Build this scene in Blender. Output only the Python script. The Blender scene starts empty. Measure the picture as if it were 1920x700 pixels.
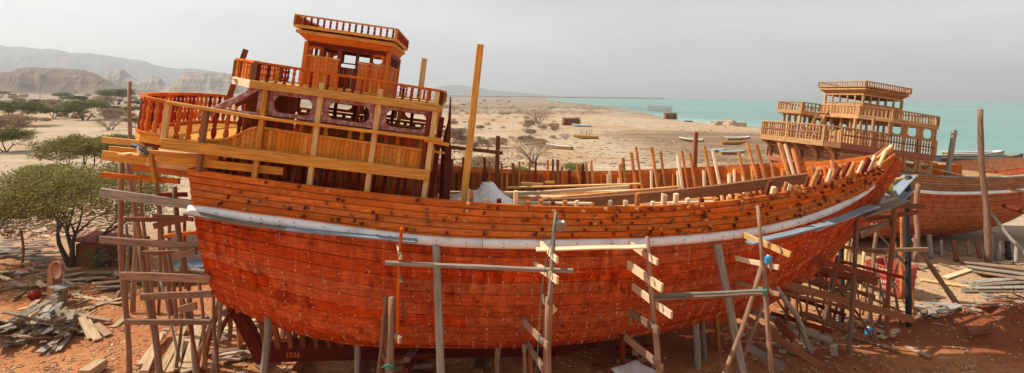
import bpy, math, random
import numpy as np
from mathutils import Vector, Matrix, noise as mnoise

R = math.radians
scene = bpy.context.scene
col = scene.collection
rng = random.Random(11)

# ------------------------------------------------------------------ camera
CAM_H, ROLL = 9.4, R(0.66)
cam_d = bpy.data.cameras.new('camera'); cam = bpy.data.objects.new('camera', cam_d); col.objects.link(cam)
cr, sr = math.cos(ROLL), math.sin(ROLL)
cam.matrix_world = Matrix(((cr, -sr, 0, 0), (0, 0, -1, 0), (sr, cr, 0, CAM_H), (0, 0, 0, 1)))
cam_d.sensor_width = 36.0; cam_d.lens = 36.0 * 1000 / 1920
cam_d.shift_y = -(350 - 179) / 1920.0
cam_d.clip_start = 0.1; cam_d.clip_end = 30000
scene.camera = cam

# ------------------------------------------------------------------ sky, sun, exposure
SUN_AZ = math.atan2(0.09, -0.99)          # direction TO the sun, math angle in the ground plane (from the left, a little behind the boat)
SUN_EL = R(47)
world = bpy.data.worlds.new('World'); scene.world = world; world.use_nodes = True
nt = world.node_tree; nt.nodes.clear()
wo = nt.nodes.new('ShaderNodeOutputWorld'); bg = nt.nodes.new('ShaderNodeBackground')
sky = nt.nodes.new('ShaderNodeTexSky'); sky.sky_type = 'NISHITA'; sky.sun_disc = False
sky.sun_elevation = SUN_EL; sky.sun_rotation = math.pi / 2 - SUN_AZ
sky.air_density = 1.0; sky.dust_density = 0.7; sky.ozone_density = 1.0; sky.altitude = 0
hs = nt.nodes.new('ShaderNodeHueSaturation'); hs.inputs['Saturation'].default_value = 0.14; hs.inputs['Value'].default_value = 1.0
# thin high cloud veil, the same all round the sky
tc = nt.nodes.new('ShaderNodeTexCoord'); mp = nt.nodes.new('ShaderNodeMapping'); mp.inputs['Scale'].default_value = (2.0, 2.0, 9.0)
nz = nt.nodes.new('ShaderNodeTexNoise'); nz.inputs['Scale'].default_value = 1.6; nz.inputs['Detail'].default_value = 5
mr = nt.nodes.new('ShaderNodeMapRange'); mr.inputs[1].default_value = 0.3; mr.inputs[2].default_value = 0.7; mr.inputs[3].default_value = 0.86; mr.inputs[4].default_value = 1.08
mx = nt.nodes.new('ShaderNodeMix'); mx.data_type = 'RGBA'; mx.blend_type = 'MULTIPLY'; mx.inputs[0].default_value = 1.0
nt.links.new(tc.outputs['Generated'], mp.inputs[0]); nt.links.new(mp.outputs[0], nz.inputs['Vector'])
nt.links.new(nz.outputs[0], mr.inputs[0]); nt.links.new(sky.outputs[0], hs.inputs['Color'])
nt.links.new(hs.outputs[0], mx.inputs[6]); nt.links.new(mr.outputs[0], mx.inputs[7])
wt = nt.nodes.new('ShaderNodeMix'); wt.data_type = 'RGBA'; wt.blend_type = 'MULTIPLY'; wt.inputs[0].default_value = 1.0; wt.inputs[7].default_value = (1.0, .985, .95, 1)
nt.links.new(mx.outputs[2], wt.inputs[6]); nt.links.new(wt.outputs[2], bg.inputs[0]); nt.links.new(bg.outputs[0], wo.inputs[0])
bg.inputs[1].default_value = 0.105
sl = bpy.data.lights.new('sun', 'SUN'); sl.energy = 4.2; sl.angle = R(0.6); sl.color = (1.0, 0.93, 0.82)
so = bpy.data.objects.new('sun', sl); col.objects.link(so)
sdir = Vector((math.cos(SUN_AZ) * math.cos(SUN_EL), math.sin(SUN_AZ) * math.cos(SUN_EL), math.sin(SUN_EL)))
so.rotation_euler = sdir.to_track_quat('Z', 'Y').to_euler(); so.location = (0, 0, 60)
vs = scene.view_settings; vs.view_transform = 'Standard'; vs.look = 'None'; vs.gamma = 1.0; vs.use_curve_mapping = False
vs.exposure = 0.52
scene.cycles.max_bounces = 6; scene.cycles.diffuse_bounces = 3; scene.cycles.volume_bounces = 0
scene.cycles.use_denoising = True

# ------------------------------------------------------------------ helpers
def P(px, py, Y):
    """the point at depth Y that the photograph shows at pixel (px, py)"""
    u = (px - 960) / 1000; v = (179 - py) / 1000
    return Vector(((u * cr - v * sr) * Y, Y, CAM_H + (u * sr + v * cr) * Y))
def G(px, py):
    """the ground point (z = 0) at a pixel"""
    u = (px - 960) / 1000; v = (179 - py) / 1000
    Y = -CAM_H / (u * sr + v * cr)
    return Vector(((u * cr - v * sr) * Y, Y, 0))
WM = {}
def put(o, parent=None, mw=None):
    col.objects.link(o)
    if mw is None: mw = WM[parent.name] if parent else Matrix()
    if parent: o.parent = parent; o.matrix_basis = WM[parent.name].inverted() @ mw
    else: o.matrix_basis = mw
    WM[o.name] = mw
    return o
def tag(o, label=None, cat=None, group=None, kind=None):
    if label: o['label'] = label
    if cat: o['category'] = cat
    if group: o['group'] = group
    if kind: o['kind'] = kind
    return o
def thing(name, label, cat, mw=None, group=None):
    o = bpy.data.objects.new(name, None); o.empty_display_size = 0.2
    if isinstance(mw, Vector): mw = Matrix.Translation(mw)
    put(o, None, mw or Matrix()); return tag(o, label, cat, group)
def mesh(name, v, f, mat, smooth=False):
    me = bpy.data.meshes.new(name); me.from_pydata(v, [], f); me.update()
    if mat: me.materials.append(mat)
    if smooth: me.polygons.foreach_set('use_smooth', [True] * len(me.polygons))
    return me
def obj(name, v, f, mat, parent=None, mw=None, smooth=False):
    return put(bpy.data.objects.new(name, mesh(name, v, f, mat, smooth)), parent, mw)
def inst(name, me, parent=None, mw=None):
    return put(bpy.data.objects.new(name, me), parent, mw)
def basis(p0, p1, up=None):
    d = (p1 - p0); L = d.length; d = d / max(L, 1e-6)
    up = Vector(up) if up is not None else Vector((0, 0, 1))
    if abs(d.dot(up)) > 0.97: up = Vector((0, 1, 0)) if abs(d.y) < 0.9 else Vector((1, 0, 0))
    s = up.cross(d).normalized(); u = d.cross(s)
    c = (p0 + p1) / 2
    return L, Matrix(((d.x, s.x, u.x, c.x), (d.y, s.y, u.y, c.y), (d.z, s.z, u.z, c.z), (0, 0, 0, 1)))
def beam_geo(L, w, h, c=None, jit=0.0, rg=None, k=1, bow=0.0):
    """chamfered bar along local x; k>1 adds stations with a slight bow and wobble"""
    c = min(w, h) * 0.10 if c is None else c
    a, b = w / 2, h / 2
    ring = [(-a + c, -b), (a - c, -b), (a, -b + c), (a, b - c), (a - c, b), (-a + c, b), (-a, b - c), (-a, -b + c)]
    V, F = [], []
    for i in range(k + 1):
        t = i / k; x = -L / 2 + L * t
        oy = (rg.uniform(-1, 1) * jit if rg else 0); oz = (rg.uniform(-1, 1) * jit if rg else 0) + bow * math.sin(math.pi * t)
        sk = (rg.uniform(-1, 1) * jit * 1.5 if rg and i in (0, k) else 0)
        for (y, z) in ring: V.append((x + sk * (1 if z > 0 else -1), y + oy, z + oz))
    for i in range(k):
        for j in range(8):
            j2 = (j + 1) % 8; F.append((i * 8 + j, i * 8 + 8 + j, i * 8 + 8 + j2, i * 8 + j2))
    F.append(tuple(range(8))); n = k * 8; F.append(tuple(n + j for j in reversed(range(8))))
    return V, [tuple(reversed(f)) for f in F]
def beam(name, p0, p1, w, h, mat, parent=None, up=None, F=None, jit=0.0, k=1, bow=0.0, c=None):
    p0, p1 = Vector(p0), Vector(p1)
    if F is not None:
        if up is None: up = F.to_3x3() @ Vector((0, 0, 1))
        p0, p1 = F @ p0, F @ p1
    L, M = basis(p0, p1, up)
    V, Fc = beam_geo(L, w, h, c, jit, rng if jit else None, k, bow)
    return obj(name, V, Fc, mat, parent, M)
def tube_geo(pts, rad, n=8, cap=True):
    V, F = [], []
    m = len(pts)
    prev = None
    for i, p in enumerate(pts):
        d = (pts[min(i + 1, m - 1)] - pts[max(i - 1, 0)]).normalized()
        if prev is None:
            s = d.cross(Vector((0.13, 0.97, 0.21)))
            if s.length < .1: s = d.cross(Vector((1, 0, 0)))
        else: s = prev - d * prev.dot(d)
        s.normalize(); prev = s; u = d.cross(s)
        for j in range(n):
            a = 2 * math.pi * j / n
            V.append(p + (s * math.cos(a) + u * math.sin(a)) * rad[i])
    for i in range(m - 1):
        for j in range(n):
            j2 = (j + 1) % n; F.append((i * n + j, i * n + j2, i * n + n + j2, i * n + n + j))
    if cap: F.append(tuple(reversed(range(n)))); F.append(tuple((m - 1) * n + j for j in range(n)))
    return V, F
def pole(name, p0, p1, r0, r1, mat, parent=None, bend=0.03, n=8, k=8):
    """rough round pole with bends and knots, axis along local x"""
    p0, p1 = Vector(p0), Vector(p1); L, M = basis(p0, p1)
    o = [rng.uniform(0, 9) for _ in range(4)]
    pts, rad = [], []
    for i in range(k + 1):
        t = i / k; e = math.sin(math.pi * t) * L * bend
        pts.append(Vector((-L / 2 + L * t, e * math.sin(o[0] + 3 * t) + .15 * e * math.sin(o[2] + 13 * t), e * math.cos(o[1] + 3.3 * t) + .15 * e * math.cos(o[3] + 15 * t))))
        rad.append((r0 + (r1 - r0) * t) * (1 + rng.uniform(-.10, .12)))
    V, F = tube_geo(pts, rad, n)
    return obj(name, V, F, mat, parent, M, True)
def lathe(prof, n=10):
    V, F = [], []
    for (r, z) in prof:
        for j in range(n):
            a = 2 * math.pi * j / n; V.append((r * math.cos(a), r * math.sin(a), z))
    m = len(prof)
    for i in range(m - 1):
        for j in range(n):
            j2 = (j + 1) % n; F.append((i * n + j, i * n + j2, i * n + n + j2, i * n + n + j))
    F.append(tuple(reversed(range(n)))); F.append(tuple((m - 1) * n + j for j in range(n)))
    return V, F
def join(*geos):
    V, F = [], []
    for v, f in geos:
        b = len(V); V += [tuple(q) for q in v]; F += [tuple(b + i for i in q) for q in f]
    return V, F
def box_geo(c, s, M=None):
    x, y, z = c; a, b, d = s[0] / 2, s[1] / 2, s[2] / 2
    V = [Vector((x + i * a, y + j * b, z + k * d)) for i in (-1, 1) for j in (-1, 1) for k in (-1, 1)]
    if M is not None: V = [M @ q for q in V]
    return V, [(0, 1, 3, 2), (4, 6, 7, 5), (0, 4, 5, 1), (2, 3, 7, 6), (0, 2, 6, 4), (1, 5, 7, 3)]
def extrude_poly(poly, z0, z1):
    n = len(poly); V = [(x, y, z0) for x, y in poly] + [(x, y, z1) for x, y in poly]
    F = [tuple(reversed(range(n))), tuple(range(n, 2 * n))] + [(i, (i + 1) % n, n + (i + 1) % n, n + i) for i in range(n)]
    return V, F
def lerp(a, b, t): return a + (b - a) * t
def interp(x, tab):
    if x <= tab[0][0]: return tab[0][1]
    for (x0, y0), (x1, y1) in zip(tab, tab[1:]):
        if x <= x1: return y0 + (y1 - y0) * (x - x0) / (x1 - x0)
    return tab[-1][1]

# ------------------------------------------------------------------ materials
def newmat(name):
    m = bpy.data.materials.new(name); m.use_nodes = True; t = m.node_tree
    return m, t, t.nodes['Principled BSDF'], t.links.new
def mixc(t, a, b, fac, mode='MIX'):
    n = t.nodes.new('ShaderNodeMix'); n.data_type = 'RGBA'; n.blend_type = mode
    for s, q in ((0, fac), (6, a), (7, b)):
        if isinstance(q, (int, float)): n.inputs[s].default_value = q
        elif isinstance(q, tuple): n.inputs[s].default_value = (*q[:3], 1)
        else: t.links.new(q, n.inputs[s])
    return n.outputs[2]
def rng_node(t, src, a, b, c=0.0, d=1.0):
    n = t.nodes.new('ShaderNodeMapRange'); n.inputs[1].default_value = a; n.inputs[2].default_value = b; n.inputs[3].default_value = c; n.inputs[4].default_value = d
    t.links.new(src, n.inputs[0]); return n.outputs[0]
def noise_node(t, vec, scale, detail=4, rough=0.55):
    n = t.nodes.new('ShaderNodeTexNoise'); n.inputs['Scale'].default_value = scale; n.inputs['Detail'].default_value = detail; n.inputs['Roughness'].default_value = rough
    if vec is not None: t.links.new(vec, n.inputs['Vector'])
    return n.outputs[0]
def mapping(t, vec, scale, loc=None):
    n = t.nodes.new('ShaderNodeMapping'); n.inputs['Scale'].default_value = scale; t.links.new(vec, n.inputs[0])
    if loc is not None: t.links.new(loc, n.inputs['Location'])
    return n.outputs[0]
def math_node(t, op, a, b=None):
    n = t.nodes.new('ShaderNodeMath'); n.operation = op
    for s, q in ((0, a), (1, b)):
        if q is None: continue
        if isinstance(q, (int, float)): n.inputs[s].default_value = q
        else: t.links.new(q, n.inputs[s])
    return n.outputs[0]
def wood(name, c, dark=0.55, var=0.25, rough=0.62, axis=0, g=1.0, stain=None, stain_amt=0.5, drip=False, spec=0.3, lo=.42, hi=.66, bump=0.35):
    m, t, b, ln = newmat(name)
    tc = t.nodes.new('ShaderNodeTexCoord'); oi = t.nodes.new('ShaderNodeObjectInfo')
    off = t.nodes.new('ShaderNodeVectorMath'); off.operation = 'SCALE'; off.inputs[0].default_value = (37, 19, 53); ln(oi.outputs['Random'], off.inputs['Scale'])
    sc = [9.0 * g] * 3; sc[axis] = 0.7 * g
    v = mapping(t, tc.outputs['Object'], tuple(sc), off.outputs[0])
    n1 = noise_node(t, v, 2.0, 5, .62)
    sc2 = [30.0 * g] * 3; sc2[axis] = 1.3 * g
    n2 = noise_node(t, mapping(t, tc.outputs['Object'], tuple(sc2), off.outputs[0]), 2.0, 3)
    dk = tuple(q * dark for q in c)
    colr = mixc(t, dk, c, rng_node(t, n1, .32, .62))
    colr = mixc(t, colr, tuple(min(1, q * 1.25 + .02) for q in c), rng_node(t, n2, .5, .8, 0, .5))
    if stain:
        geo = t.nodes.new('ShaderNodeNewGeometry')
        s = noise_node(t, mapping(t, geo.outputs['Position'], (2.6, 2.6, .55) if drip else (1.1, 1.1, 1.6)), 1.5, 6, .68)
        colr = mixc(t, colr, stain, rng_node(t, s, lo, hi, 0, stain_amt))
        s2 = noise_node(t, mapping(t, geo.outputs['Position'], (3.4, 3.4, 2.4)), 1.6, 6, .74)
        colr = mixc(t, colr, tuple(q * .38 for q in stain), rng_node(t, s2, .53, .65, 0, stain_amt * .85))
        s4 = noise_node(t, mapping(t, geo.outputs['Position'], (.45, .45, .9)), 1.3, 5, .62)
        colr = mixc(t, colr, tuple(lerp(a_, b_, .55) for a_, b_ in zip(c, stain)), rng_node(t, s4, .42, .62, 0, stain_amt * .75))
        s3 = noise_node(t, mapping(t, geo.outputs['Position'], (1.2, 1.2, 12)), 1.4, 5, .7)
        colr = mixc(t, colr, tuple(min(1, q * 1.25 + .05) for q in c), rng_node(t, s3, .54, .70, 0, .6))
    hv = t.nodes.new('ShaderNodeHueSaturation'); ln(colr, hv.inputs['Color'])
    ln(rng_node(t, oi.outputs['Random'], 0, 1, 1 - var, 1 + var), hv.inputs['Value'])
    r2 = math_node(t, 'FRACT', math_node(t, 'MULTIPLY', oi.outputs['Random'], 7.13))
    ln(rng_node(t, r2, 0, 1, (.5 - .006), (.5 + .006)), hv.inputs['Hue']); ln(rng_node(t, r2, 0, 1, 1.02, .95), hv.inputs['Saturation'])
    ln(hv.outputs[0], b.inputs['Base Color'])
    b.inputs['Roughness'].default_value = rough; b.inputs['Specular IOR Level'].default_value = spec
    bp = t.nodes.new('ShaderNodeBump'); bp.inputs['Strength'].default_value = bump; bp.inputs['Distance'].default_value = .012
    ln(n2, bp.inputs['Height']); ln(bp.outputs[0], b.inputs['Normal'])
    return m
def plain(name, c, rough=0.6, var=0.12, ns=4.0, amt=.35, metal=0.0, spec=.4, dirt=None):
    m, t, b, ln = newmat(name)
    tc = t.nodes.new('ShaderNodeTexCoord'); oi = t.nodes.new('ShaderNodeObjectInfo')
    n = noise_node(t, tc.outputs['Object'], ns, 5, .6)
    d = dirt or tuple(q * .45 for q in c)
    colr = mixc(t, c, d, rng_node(t, n, .45, .75, 0, amt))
    hv = t.nodes.new('ShaderNodeHueSaturation'); ln(colr, hv.inputs['Color']); ln(rng_node(t, oi.outputs['Random'], 0, 1, 1 - var, 1 + var), hv.inputs['Value'])
    ln(hv.outputs[0], b.inputs['Base Color']); b.inputs['Roughness'].default_value = rough; b.inputs['Metallic'].default_value = metal; b.inputs['Specular IOR Level'].default_value = spec
    bp = t.nodes.new('ShaderNodeBump'); bp.inputs['Strength'].default_value = .2; bp.inputs['Distance'].default_value = .01
    ln(n, bp.inputs['Height']); ln(bp.outputs[0], b.inputs['Normal'])
    return m
def leafmat(name, c, var=.3):
    m, t, b, ln = newmat(name)
    geo = t.nodes.new('ShaderNodeNewGeometry'); oi = t.nodes.new('ShaderNodeObjectInfo')
    n = noise_node(t, geo.outputs['Position'], 1.4, 3)
    colr = mixc(t, tuple(q * .6 for q in c), tuple(q * 1.35 for q in c), rng_node(t, n, .35, .65))
    colr = mixc(t, colr, (c[0] * 1.9, c[1] * 1.5, c[2] * 1.1), rng_node(t, geo.outputs['Random Per Island'], .55, 1, 0, .6))
    hv = t.nodes.new('ShaderNodeHueSaturation'); ln(colr, hv.inputs['Color']); ln(rng_node(t, oi.outputs['Random'], 0, 1, 1 - var, 1 + var), hv.inputs['Value'])
    ln(hv.outputs[0], b.inputs['Base Color']); b.inputs['Roughness'].default_value = .7; b.inputs['Specular IOR Level'].default_value = .2
    tr = t.nodes.new('ShaderNodeBsdfTranslucent'); ln(hv.outputs[0], tr.inputs['Color'])
    ms = t.nodes.new('ShaderNodeMixShader'); ms.inputs[0].default_value = .3
    ln(b.outputs[0], ms.inputs[1]); ln(tr.outputs[0], ms.inputs[2]); ln(ms.outputs[0], t.nodes['Material Output'].inputs[0])
    return m
M = dict(
    top=wood('oiled_topside_planks', (.76, .19, .022), .50, .17, .65, spec=.06, stain=(.40, .085, .02), stain_amt=.45, lo=.48, hi=.75),
    low=wood('red_oiled_bottom_planks', (.74, .125, .016), .48, .15, .65, stain=(.24, .016, .003), stain_amt=.92, drip=True, lo=.42, hi=.66, spec=.08),
    inner=wood('inner_planks', (.60, .20, .06), .6, .2, .6),
    yellow=wood('new_yellow_timber', (.80, .37, .065), .55, .16, .7, spec=.06),
    pale=wood('pale_sawn_timber', (.80, .49, .19), .6, .14, .7, spec=.06),
    orange=wood('orange_slat_wood', (.82, .285, .030), .55, .24, .7, spec=.06, axis=2),
    slat=wood('cabin_slat_wood', (.68, .165, .022), .65, .14, .7, spec=.06, axis=2),
    redb=wood('red_turned_wood', (.44, .030, .006), .6, .35, .5, axis=2, spec=.15),
    darkred=wood('dark_red_timber', (.20, .030, .012), .55, .25, .6, spec=.1),
    brown=wood('brown_timber', (.30, .115, .05), .55, .25, .7, spec=.1),
    frame=wood('sawn_frame_timber', (.66, .26, .07), .55, .35, .7, spec=.08, stain=(.26, .09, .045), stain_amt=.6),
    cut=wood('fresh_cut_timber', (.82, .60, .36), .7, .15, .65),
    weather=wood('weathered_scaffold_wood', (.34, .20, .125), .45, .3, .8, spec=.1),
    grey=wood('grey_weathered_wood', (.36, .305, .245), .48, .25, .85, spec=.08),
    greyblue=wood('grey_painted_plank', (.30, .36, .42), .55, .2, .7),
    board=wood('old_yard_board', (.38, .28, .19), .5, .35, .8),
    tan=wood('dry_teak', (.54, .29, .125), .58, .2, .8, spec=.08),
    tanz=wood('dry_teak_turned', (.56, .30, .13), .58, .25, .8, axis=2, spec=.08),
    tanred=wood('dry_red_teak', (.33, .11, .06), .6, .2, .65),
    old_top=wood('old_topside_planks', (.46, .20, .09), .55, .12, .75, stain=(.24, .09, .04), stain_amt=.6, spec=.08),
    old_low=wood('old_bottom_planks', (.54, .16, .05), .6, .10, .7, spec=.08, stain=(.30, .025, .006), stain_amt=.95, drip=True, lo=.46, hi=.66),
    white=plain('white_rub_strake_paint', (.86, .87, .88), .45, .04, 2.5, .4, dirt=(.58, .53, .47)),
    purple=plain('marbled_primer', (.36, .10, .08), .5, .1, 7, .95, dirt=(.60, .54, .55)),
    black=plain('black_paint', (.025, .027, .032), .6),
    iron=plain('rusty_iron', (.26, .10, .05), .7, .1, 6, .6, dirt=(.12, .05, .03)),
    steel=plain('dull_steel', (.35, .34, .33), .5, .1, 6, .4, metal=.6),
    redpaint=plain('red_tank_paint', (.42, .045, .03), .55, .1, 3, .5, dirt=(.30, .10, .05)),
    bluep=plain('blue_plastic', (.03, .30, .62), .35),
    green=plain('green_rope', (.02, .26, .17), .7), yellowp=plain('yellow_green_plastic', (.55, .55, .06), .4),
    cloth=plain('white_tarpaulin', (.86, .86, .85), .8, .03, 2, .15), print=plain('faded_print_cloth', (.78, .80, .80), .8, .02, 9, .6, dirt=(.55, .33, .30)),
    block=plain('concrete_block', (.45, .36, .29), .9, .12, 8, .4), rubber=plain('tyre_rubber', (.03, .03, .03), .8),
    letter=plain('white_brush_letter', (.80, .72, .55), .7, .02, 8, .3), orangel=plain('orange_brush_letter', (.85, .20, .05), .7, .02, 8, .3),
    boatw=plain('white_boat_paint', (.75, .78, .80), .4, .08), boaty=plain('ochre_boat_paint', (.50, .24, .045), .45, .1), boatb=plain('pale_blue_boat_paint', (.42, .62, .74), .45, .1), boatd=plain('dark_boat_paint', (.06, .08, .10), .5),
    bark=plain('acacia_bark', (.115, .075, .055), .9, .2, 6, .5), barkg=plain('dry_grey_bark', (.22, .16, .13), .9, .2, 6, .4),
    leaf=leafmat('acacia_leaf', (.19, .175, .05)), leafg=leafmat('dark_acacia_leaf', (.12, .135, .050)), leafd=leafmat('dry_twig_leaf', (.30, .215, .14)), leafy=leafmat('bright_leaf', (.21, .24, .06)),
    gpale=wood('pale_ground_board', (.56, .38, .22), .55, .25, .8, spec=.08), rock=plain('pale_rock', (.48, .34, .25), .95, .1, 2, .5),
)

# ------------------------------------------------------------------ ground
COAST = [(0, 52), (40, 56), (84, 70), (140, 84), (181, 84), (200, 75), (237, 72), (330, 84), (500, 96), (850, 86), (1500, 90), (2250, 150), (2450, 520), (2700, 820), (3050, 700), (3400, 380), (9000, 900)]
def nz3(x, y, s, o=0.0): return mnoise.noise(Vector((x * s + o, y * s - o, o * 1.7)))
MOUNDS = [(G(1760, 640), 3.8, 1.5, 0.95), (G(1890, 640), 2.2, 1.6, 1.0), (G(1560, 690), 2.0, 1.2, .35), (Vector((3.2, 19.6, 0)), 3.4, 1.4, 1.0), (Vector((6.8, 20.2, 0)), 3.2, 1.3, 1.1), (Vector((-1.0, 20.5, 0)), 2.2, 1.2, .6)]
def ground_z(x, y):
    r = math.hypot(x, y)
    z = 0.05 * nz3(x, y, .5) + 0.10 * nz3(x, y, .13, 3.1) * min(1, r / 30)
    z += min(1.0, max(0, (r - 60) / 300)) * (.9 + .9 * nz3(x, y, .012, 7)) if r > 60 else 0
    for c, rx, ry, h in MOUNDS:
        d = ((x - c.x) / rx) ** 2 + ((y - c.y) / ry) ** 2
        if d < 6: z += h * math.exp(-d * 1.2) * (1 + .35 * nz3(x, y, 1.1, 5))
    if y > 0:
        s = x - interp(y, COAST) + 3.0 * nz3(x, y, .05, 9) * min(1, y / 100)
        if s > -40:
            z = z * max(0, min(1, -s / 30)) - .45 * min(1, max(0, (s + 40) / 40)) ** 2
            if s > 0: z -= min(3.0, s * .03)
    elif x > 50: z -= min(3, (x - 50) * .03)
    return z
angs = []
a = -180.0
while a < 180: angs.append(a); a += .42 if -52 < a < 52 else 4.0
rings = [3.0 * (9500 / 3.0) ** (i / 300) for i in range(301)]
V = []; F = []; na = len(angs)
for r_ in rings:
    for a in angs:
        x = r_ * math.sin(R(a)); y = r_ * math.cos(R(a)); V.append((x, y, ground_z(x, y)))
for i in range(300):
    for j in range(na):
        j2 = (j + 1) % na; F.append((i * na + j, i * na + j2, i * na + na + j2, i * na + na + j))
V.append((0, 0, 0)); c0 = len(V) - 1
for j in range(na): F.append((c0, (j + 1) % na, j))
gm, t, b, ln = newmat('sandy_ground')
geo = t.nodes.new('ShaderNodeNewGeometry'); sep = t.nodes.new('ShaderNodeSeparateXYZ'); ln(geo.outputs['Position'], sep.inputs[0])
X_, Y_, Z_ = sep.outputs
pos = geo.outputs['Position']
nbig = noise_node(t, pos, .035, 5, .6); nmid = noise_node(t, pos, .35, 6, .65); nfin = noise_node(t, pos, 3.0, 6, .7); nsmall = noise_node(t, pos, 14.0, 4, .7)
nstr = noise_node(t, mapping(t, pos, (.03, .22, 1)), 1.0, 6, .62)
nstr2 = noise_node(t, mapping(t, pos, (.004, .02, 1)), 1.0, 6, .62)
sand = mixc(t, (.48, .37, .25), (.33, .23, .15), rng_node(t, nmid, .4, .7))
sand = mixc(t, sand, (.55, .45, .33), rng_node(t, nstr, .5, .7, 0, .8))
sand = mixc(t, sand, (.40, .23, .115), rng_node(t, nbig, .45, .65, 0, .8))
# far plain: grey-brown scrub and paler salt streaks
scrub = mixc(t, (.27, .20, .14), (.42, .34, .25), rng_node(t, nstr2, .45, .65))
scrub = mixc(t, scrub, (.19, .165, .13), rng_node(t, noise_node(t, mapping(t, pos, (.05, .12, 1)), 1.0, 6, .75), .5, .62, 0, .75))
c_ = mixc(t, sand, scrub, rng_node(t, math_node(t, 'ADD', Y_, math_node(t, 'MULTIPLY', nbig, 160)), 300, 400))
# tidal mud flat by the shore
mudm = math_node(t, 'MULTIPLY', rng_node(t, math_node(t, 'ADD', X_, math_node(t, 'MULTIPLY', nmid, 10)), 22, 36), math_node(t, 'MULTIPLY', rng_node(t, Y_, 62, 80), rng_node(t, math_node(t, 'ADD', Y_, math_node(t, 'MULTIPLY', nstr, 26)), 165, 148)))
mud = mixc(t, (.14, .088, .05), (.31, .215, .13), rng_node(t, nstr, .42, .60))
mud = mixc(t, mud, (.22, .155, .09), rng_node(t, nmid, .4, .7, 0, .7))
c_ = mixc(t, c_, mud, math_node(t, 'MULTIPLY', mudm, .9))
# wet edge
c_ = mixc(t, c_, (.30, .24, .17), rng_node(t, Z_, -.18, -.34, 0, .8))
# red boatyard soil near the slips
red = mixc(t, (.40, .125, .038), (.50, .225, .085), rng_node(t, nmid, .38, .66))
red = mixc(t, red, (.22, .058, .022), rng_node(t, nfin, .47, .70, 0, .85))
red = mixc(t, red, (.46, .29, .16), rng_node(t, nsmall, .58, .72, 0, .6))
red = mixc(t, red, (.50, .33, .18), math_node(t, 'MULTIPLY', rng_node(t, X_, 12, 18), rng_node(t, math_node(t, 'ADD', Y_, math_node(t, 'MULTIPLY', nmid, 5)), 24, 26.5, 0, .8)))
redm = rng_node(t, math_node(t, 'ADD', Y_, math_node(t, 'MULTIPLY', nmid, 22)), 50, 38)
c_ = mixc(t, c_, red, math_node(t, 'MULTIPLY', redm, .94))
c_ = mixc(t, c_, (.20, .05, .022), math_node(t, 'MULTIPLY', rng_node(t, Z_, .12, .45, 0, .8), rng_node(t, Y_, 26, 23)))
ln(c_, b.inputs['Base Color']); b.inputs['Roughness'].default_value = .95; b.inputs['Specular IOR Level'].default_value = .1
bp = t.nodes.new('ShaderNodeBump'); bp.inputs['Strength'].default_value = .7; bp.inputs['Distance'].default_value = .06
ln(math_node(t, 'ADD', nfin, math_node(t, 'MULTIPLY', nsmall, .5)), bp.inputs['Height']); ln(bp.outputs[0], b.inputs['Normal'])
gnd = obj('ground', V, F, gm, smooth=True); tag(gnd, kind='structure')

# sea
wm, t, b, ln = newmat('shallow_sea_water')
geo = t.nodes.new('ShaderNodeNewGeometry'); sep = t.nodes.new('ShaderNodeSeparateXYZ'); ln(geo.outputs['Position'], sep.inputs[0])
n = noise_node(t, mapping(t, geo.outputs['Position'], (.002, .016, 1)), 1.0, 7, .68)
deep = mixc(t, (.10, .25, .22), (.15, .32, .275), rng_node(t, n, .4, .62))
shal = mixc(t, deep, (.34, .46, .38), rng_node(t, math_node(t, 'SUBTRACT', sep.outputs[0], math_node(t, 'MULTIPLY', n, 60)), 62, 40, 0, .75))
ln(shal, b.inputs['Base Color']); b.inputs['Roughness'].default_value = .28; b.inputs['Specular IOR Level'].default_value = .25
bp = t.nodes.new('ShaderNodeBump'); bp.inputs['Strength'].default_value = .6; bp.inputs['Distance'].default_value = .3
ln(noise_node(t, mapping(t, geo.outputs['Position'], (.35, 1.1, 1)), 1.0, 4), bp.inputs['Height']); ln(bp.outputs[0], b.inputs['Normal'])
xs = [30 * (9300 / 30) ** (i / 24) for i in range(25)]
ysn = [-3000, -500] + [10 * (9300 / 10) ** (i / 24) for i in range(25)]
V = [(x, y, -.40) for y in ysn for x in xs]
F = [(i * 25 + j, i * 25 + j + 1, i * 25 + 26 + j, i * 25 + 25 + j) for i in range(len(ysn) - 1) for j in range(24)]
tag(obj('sea', V, F, wm), kind='structure')

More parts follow.
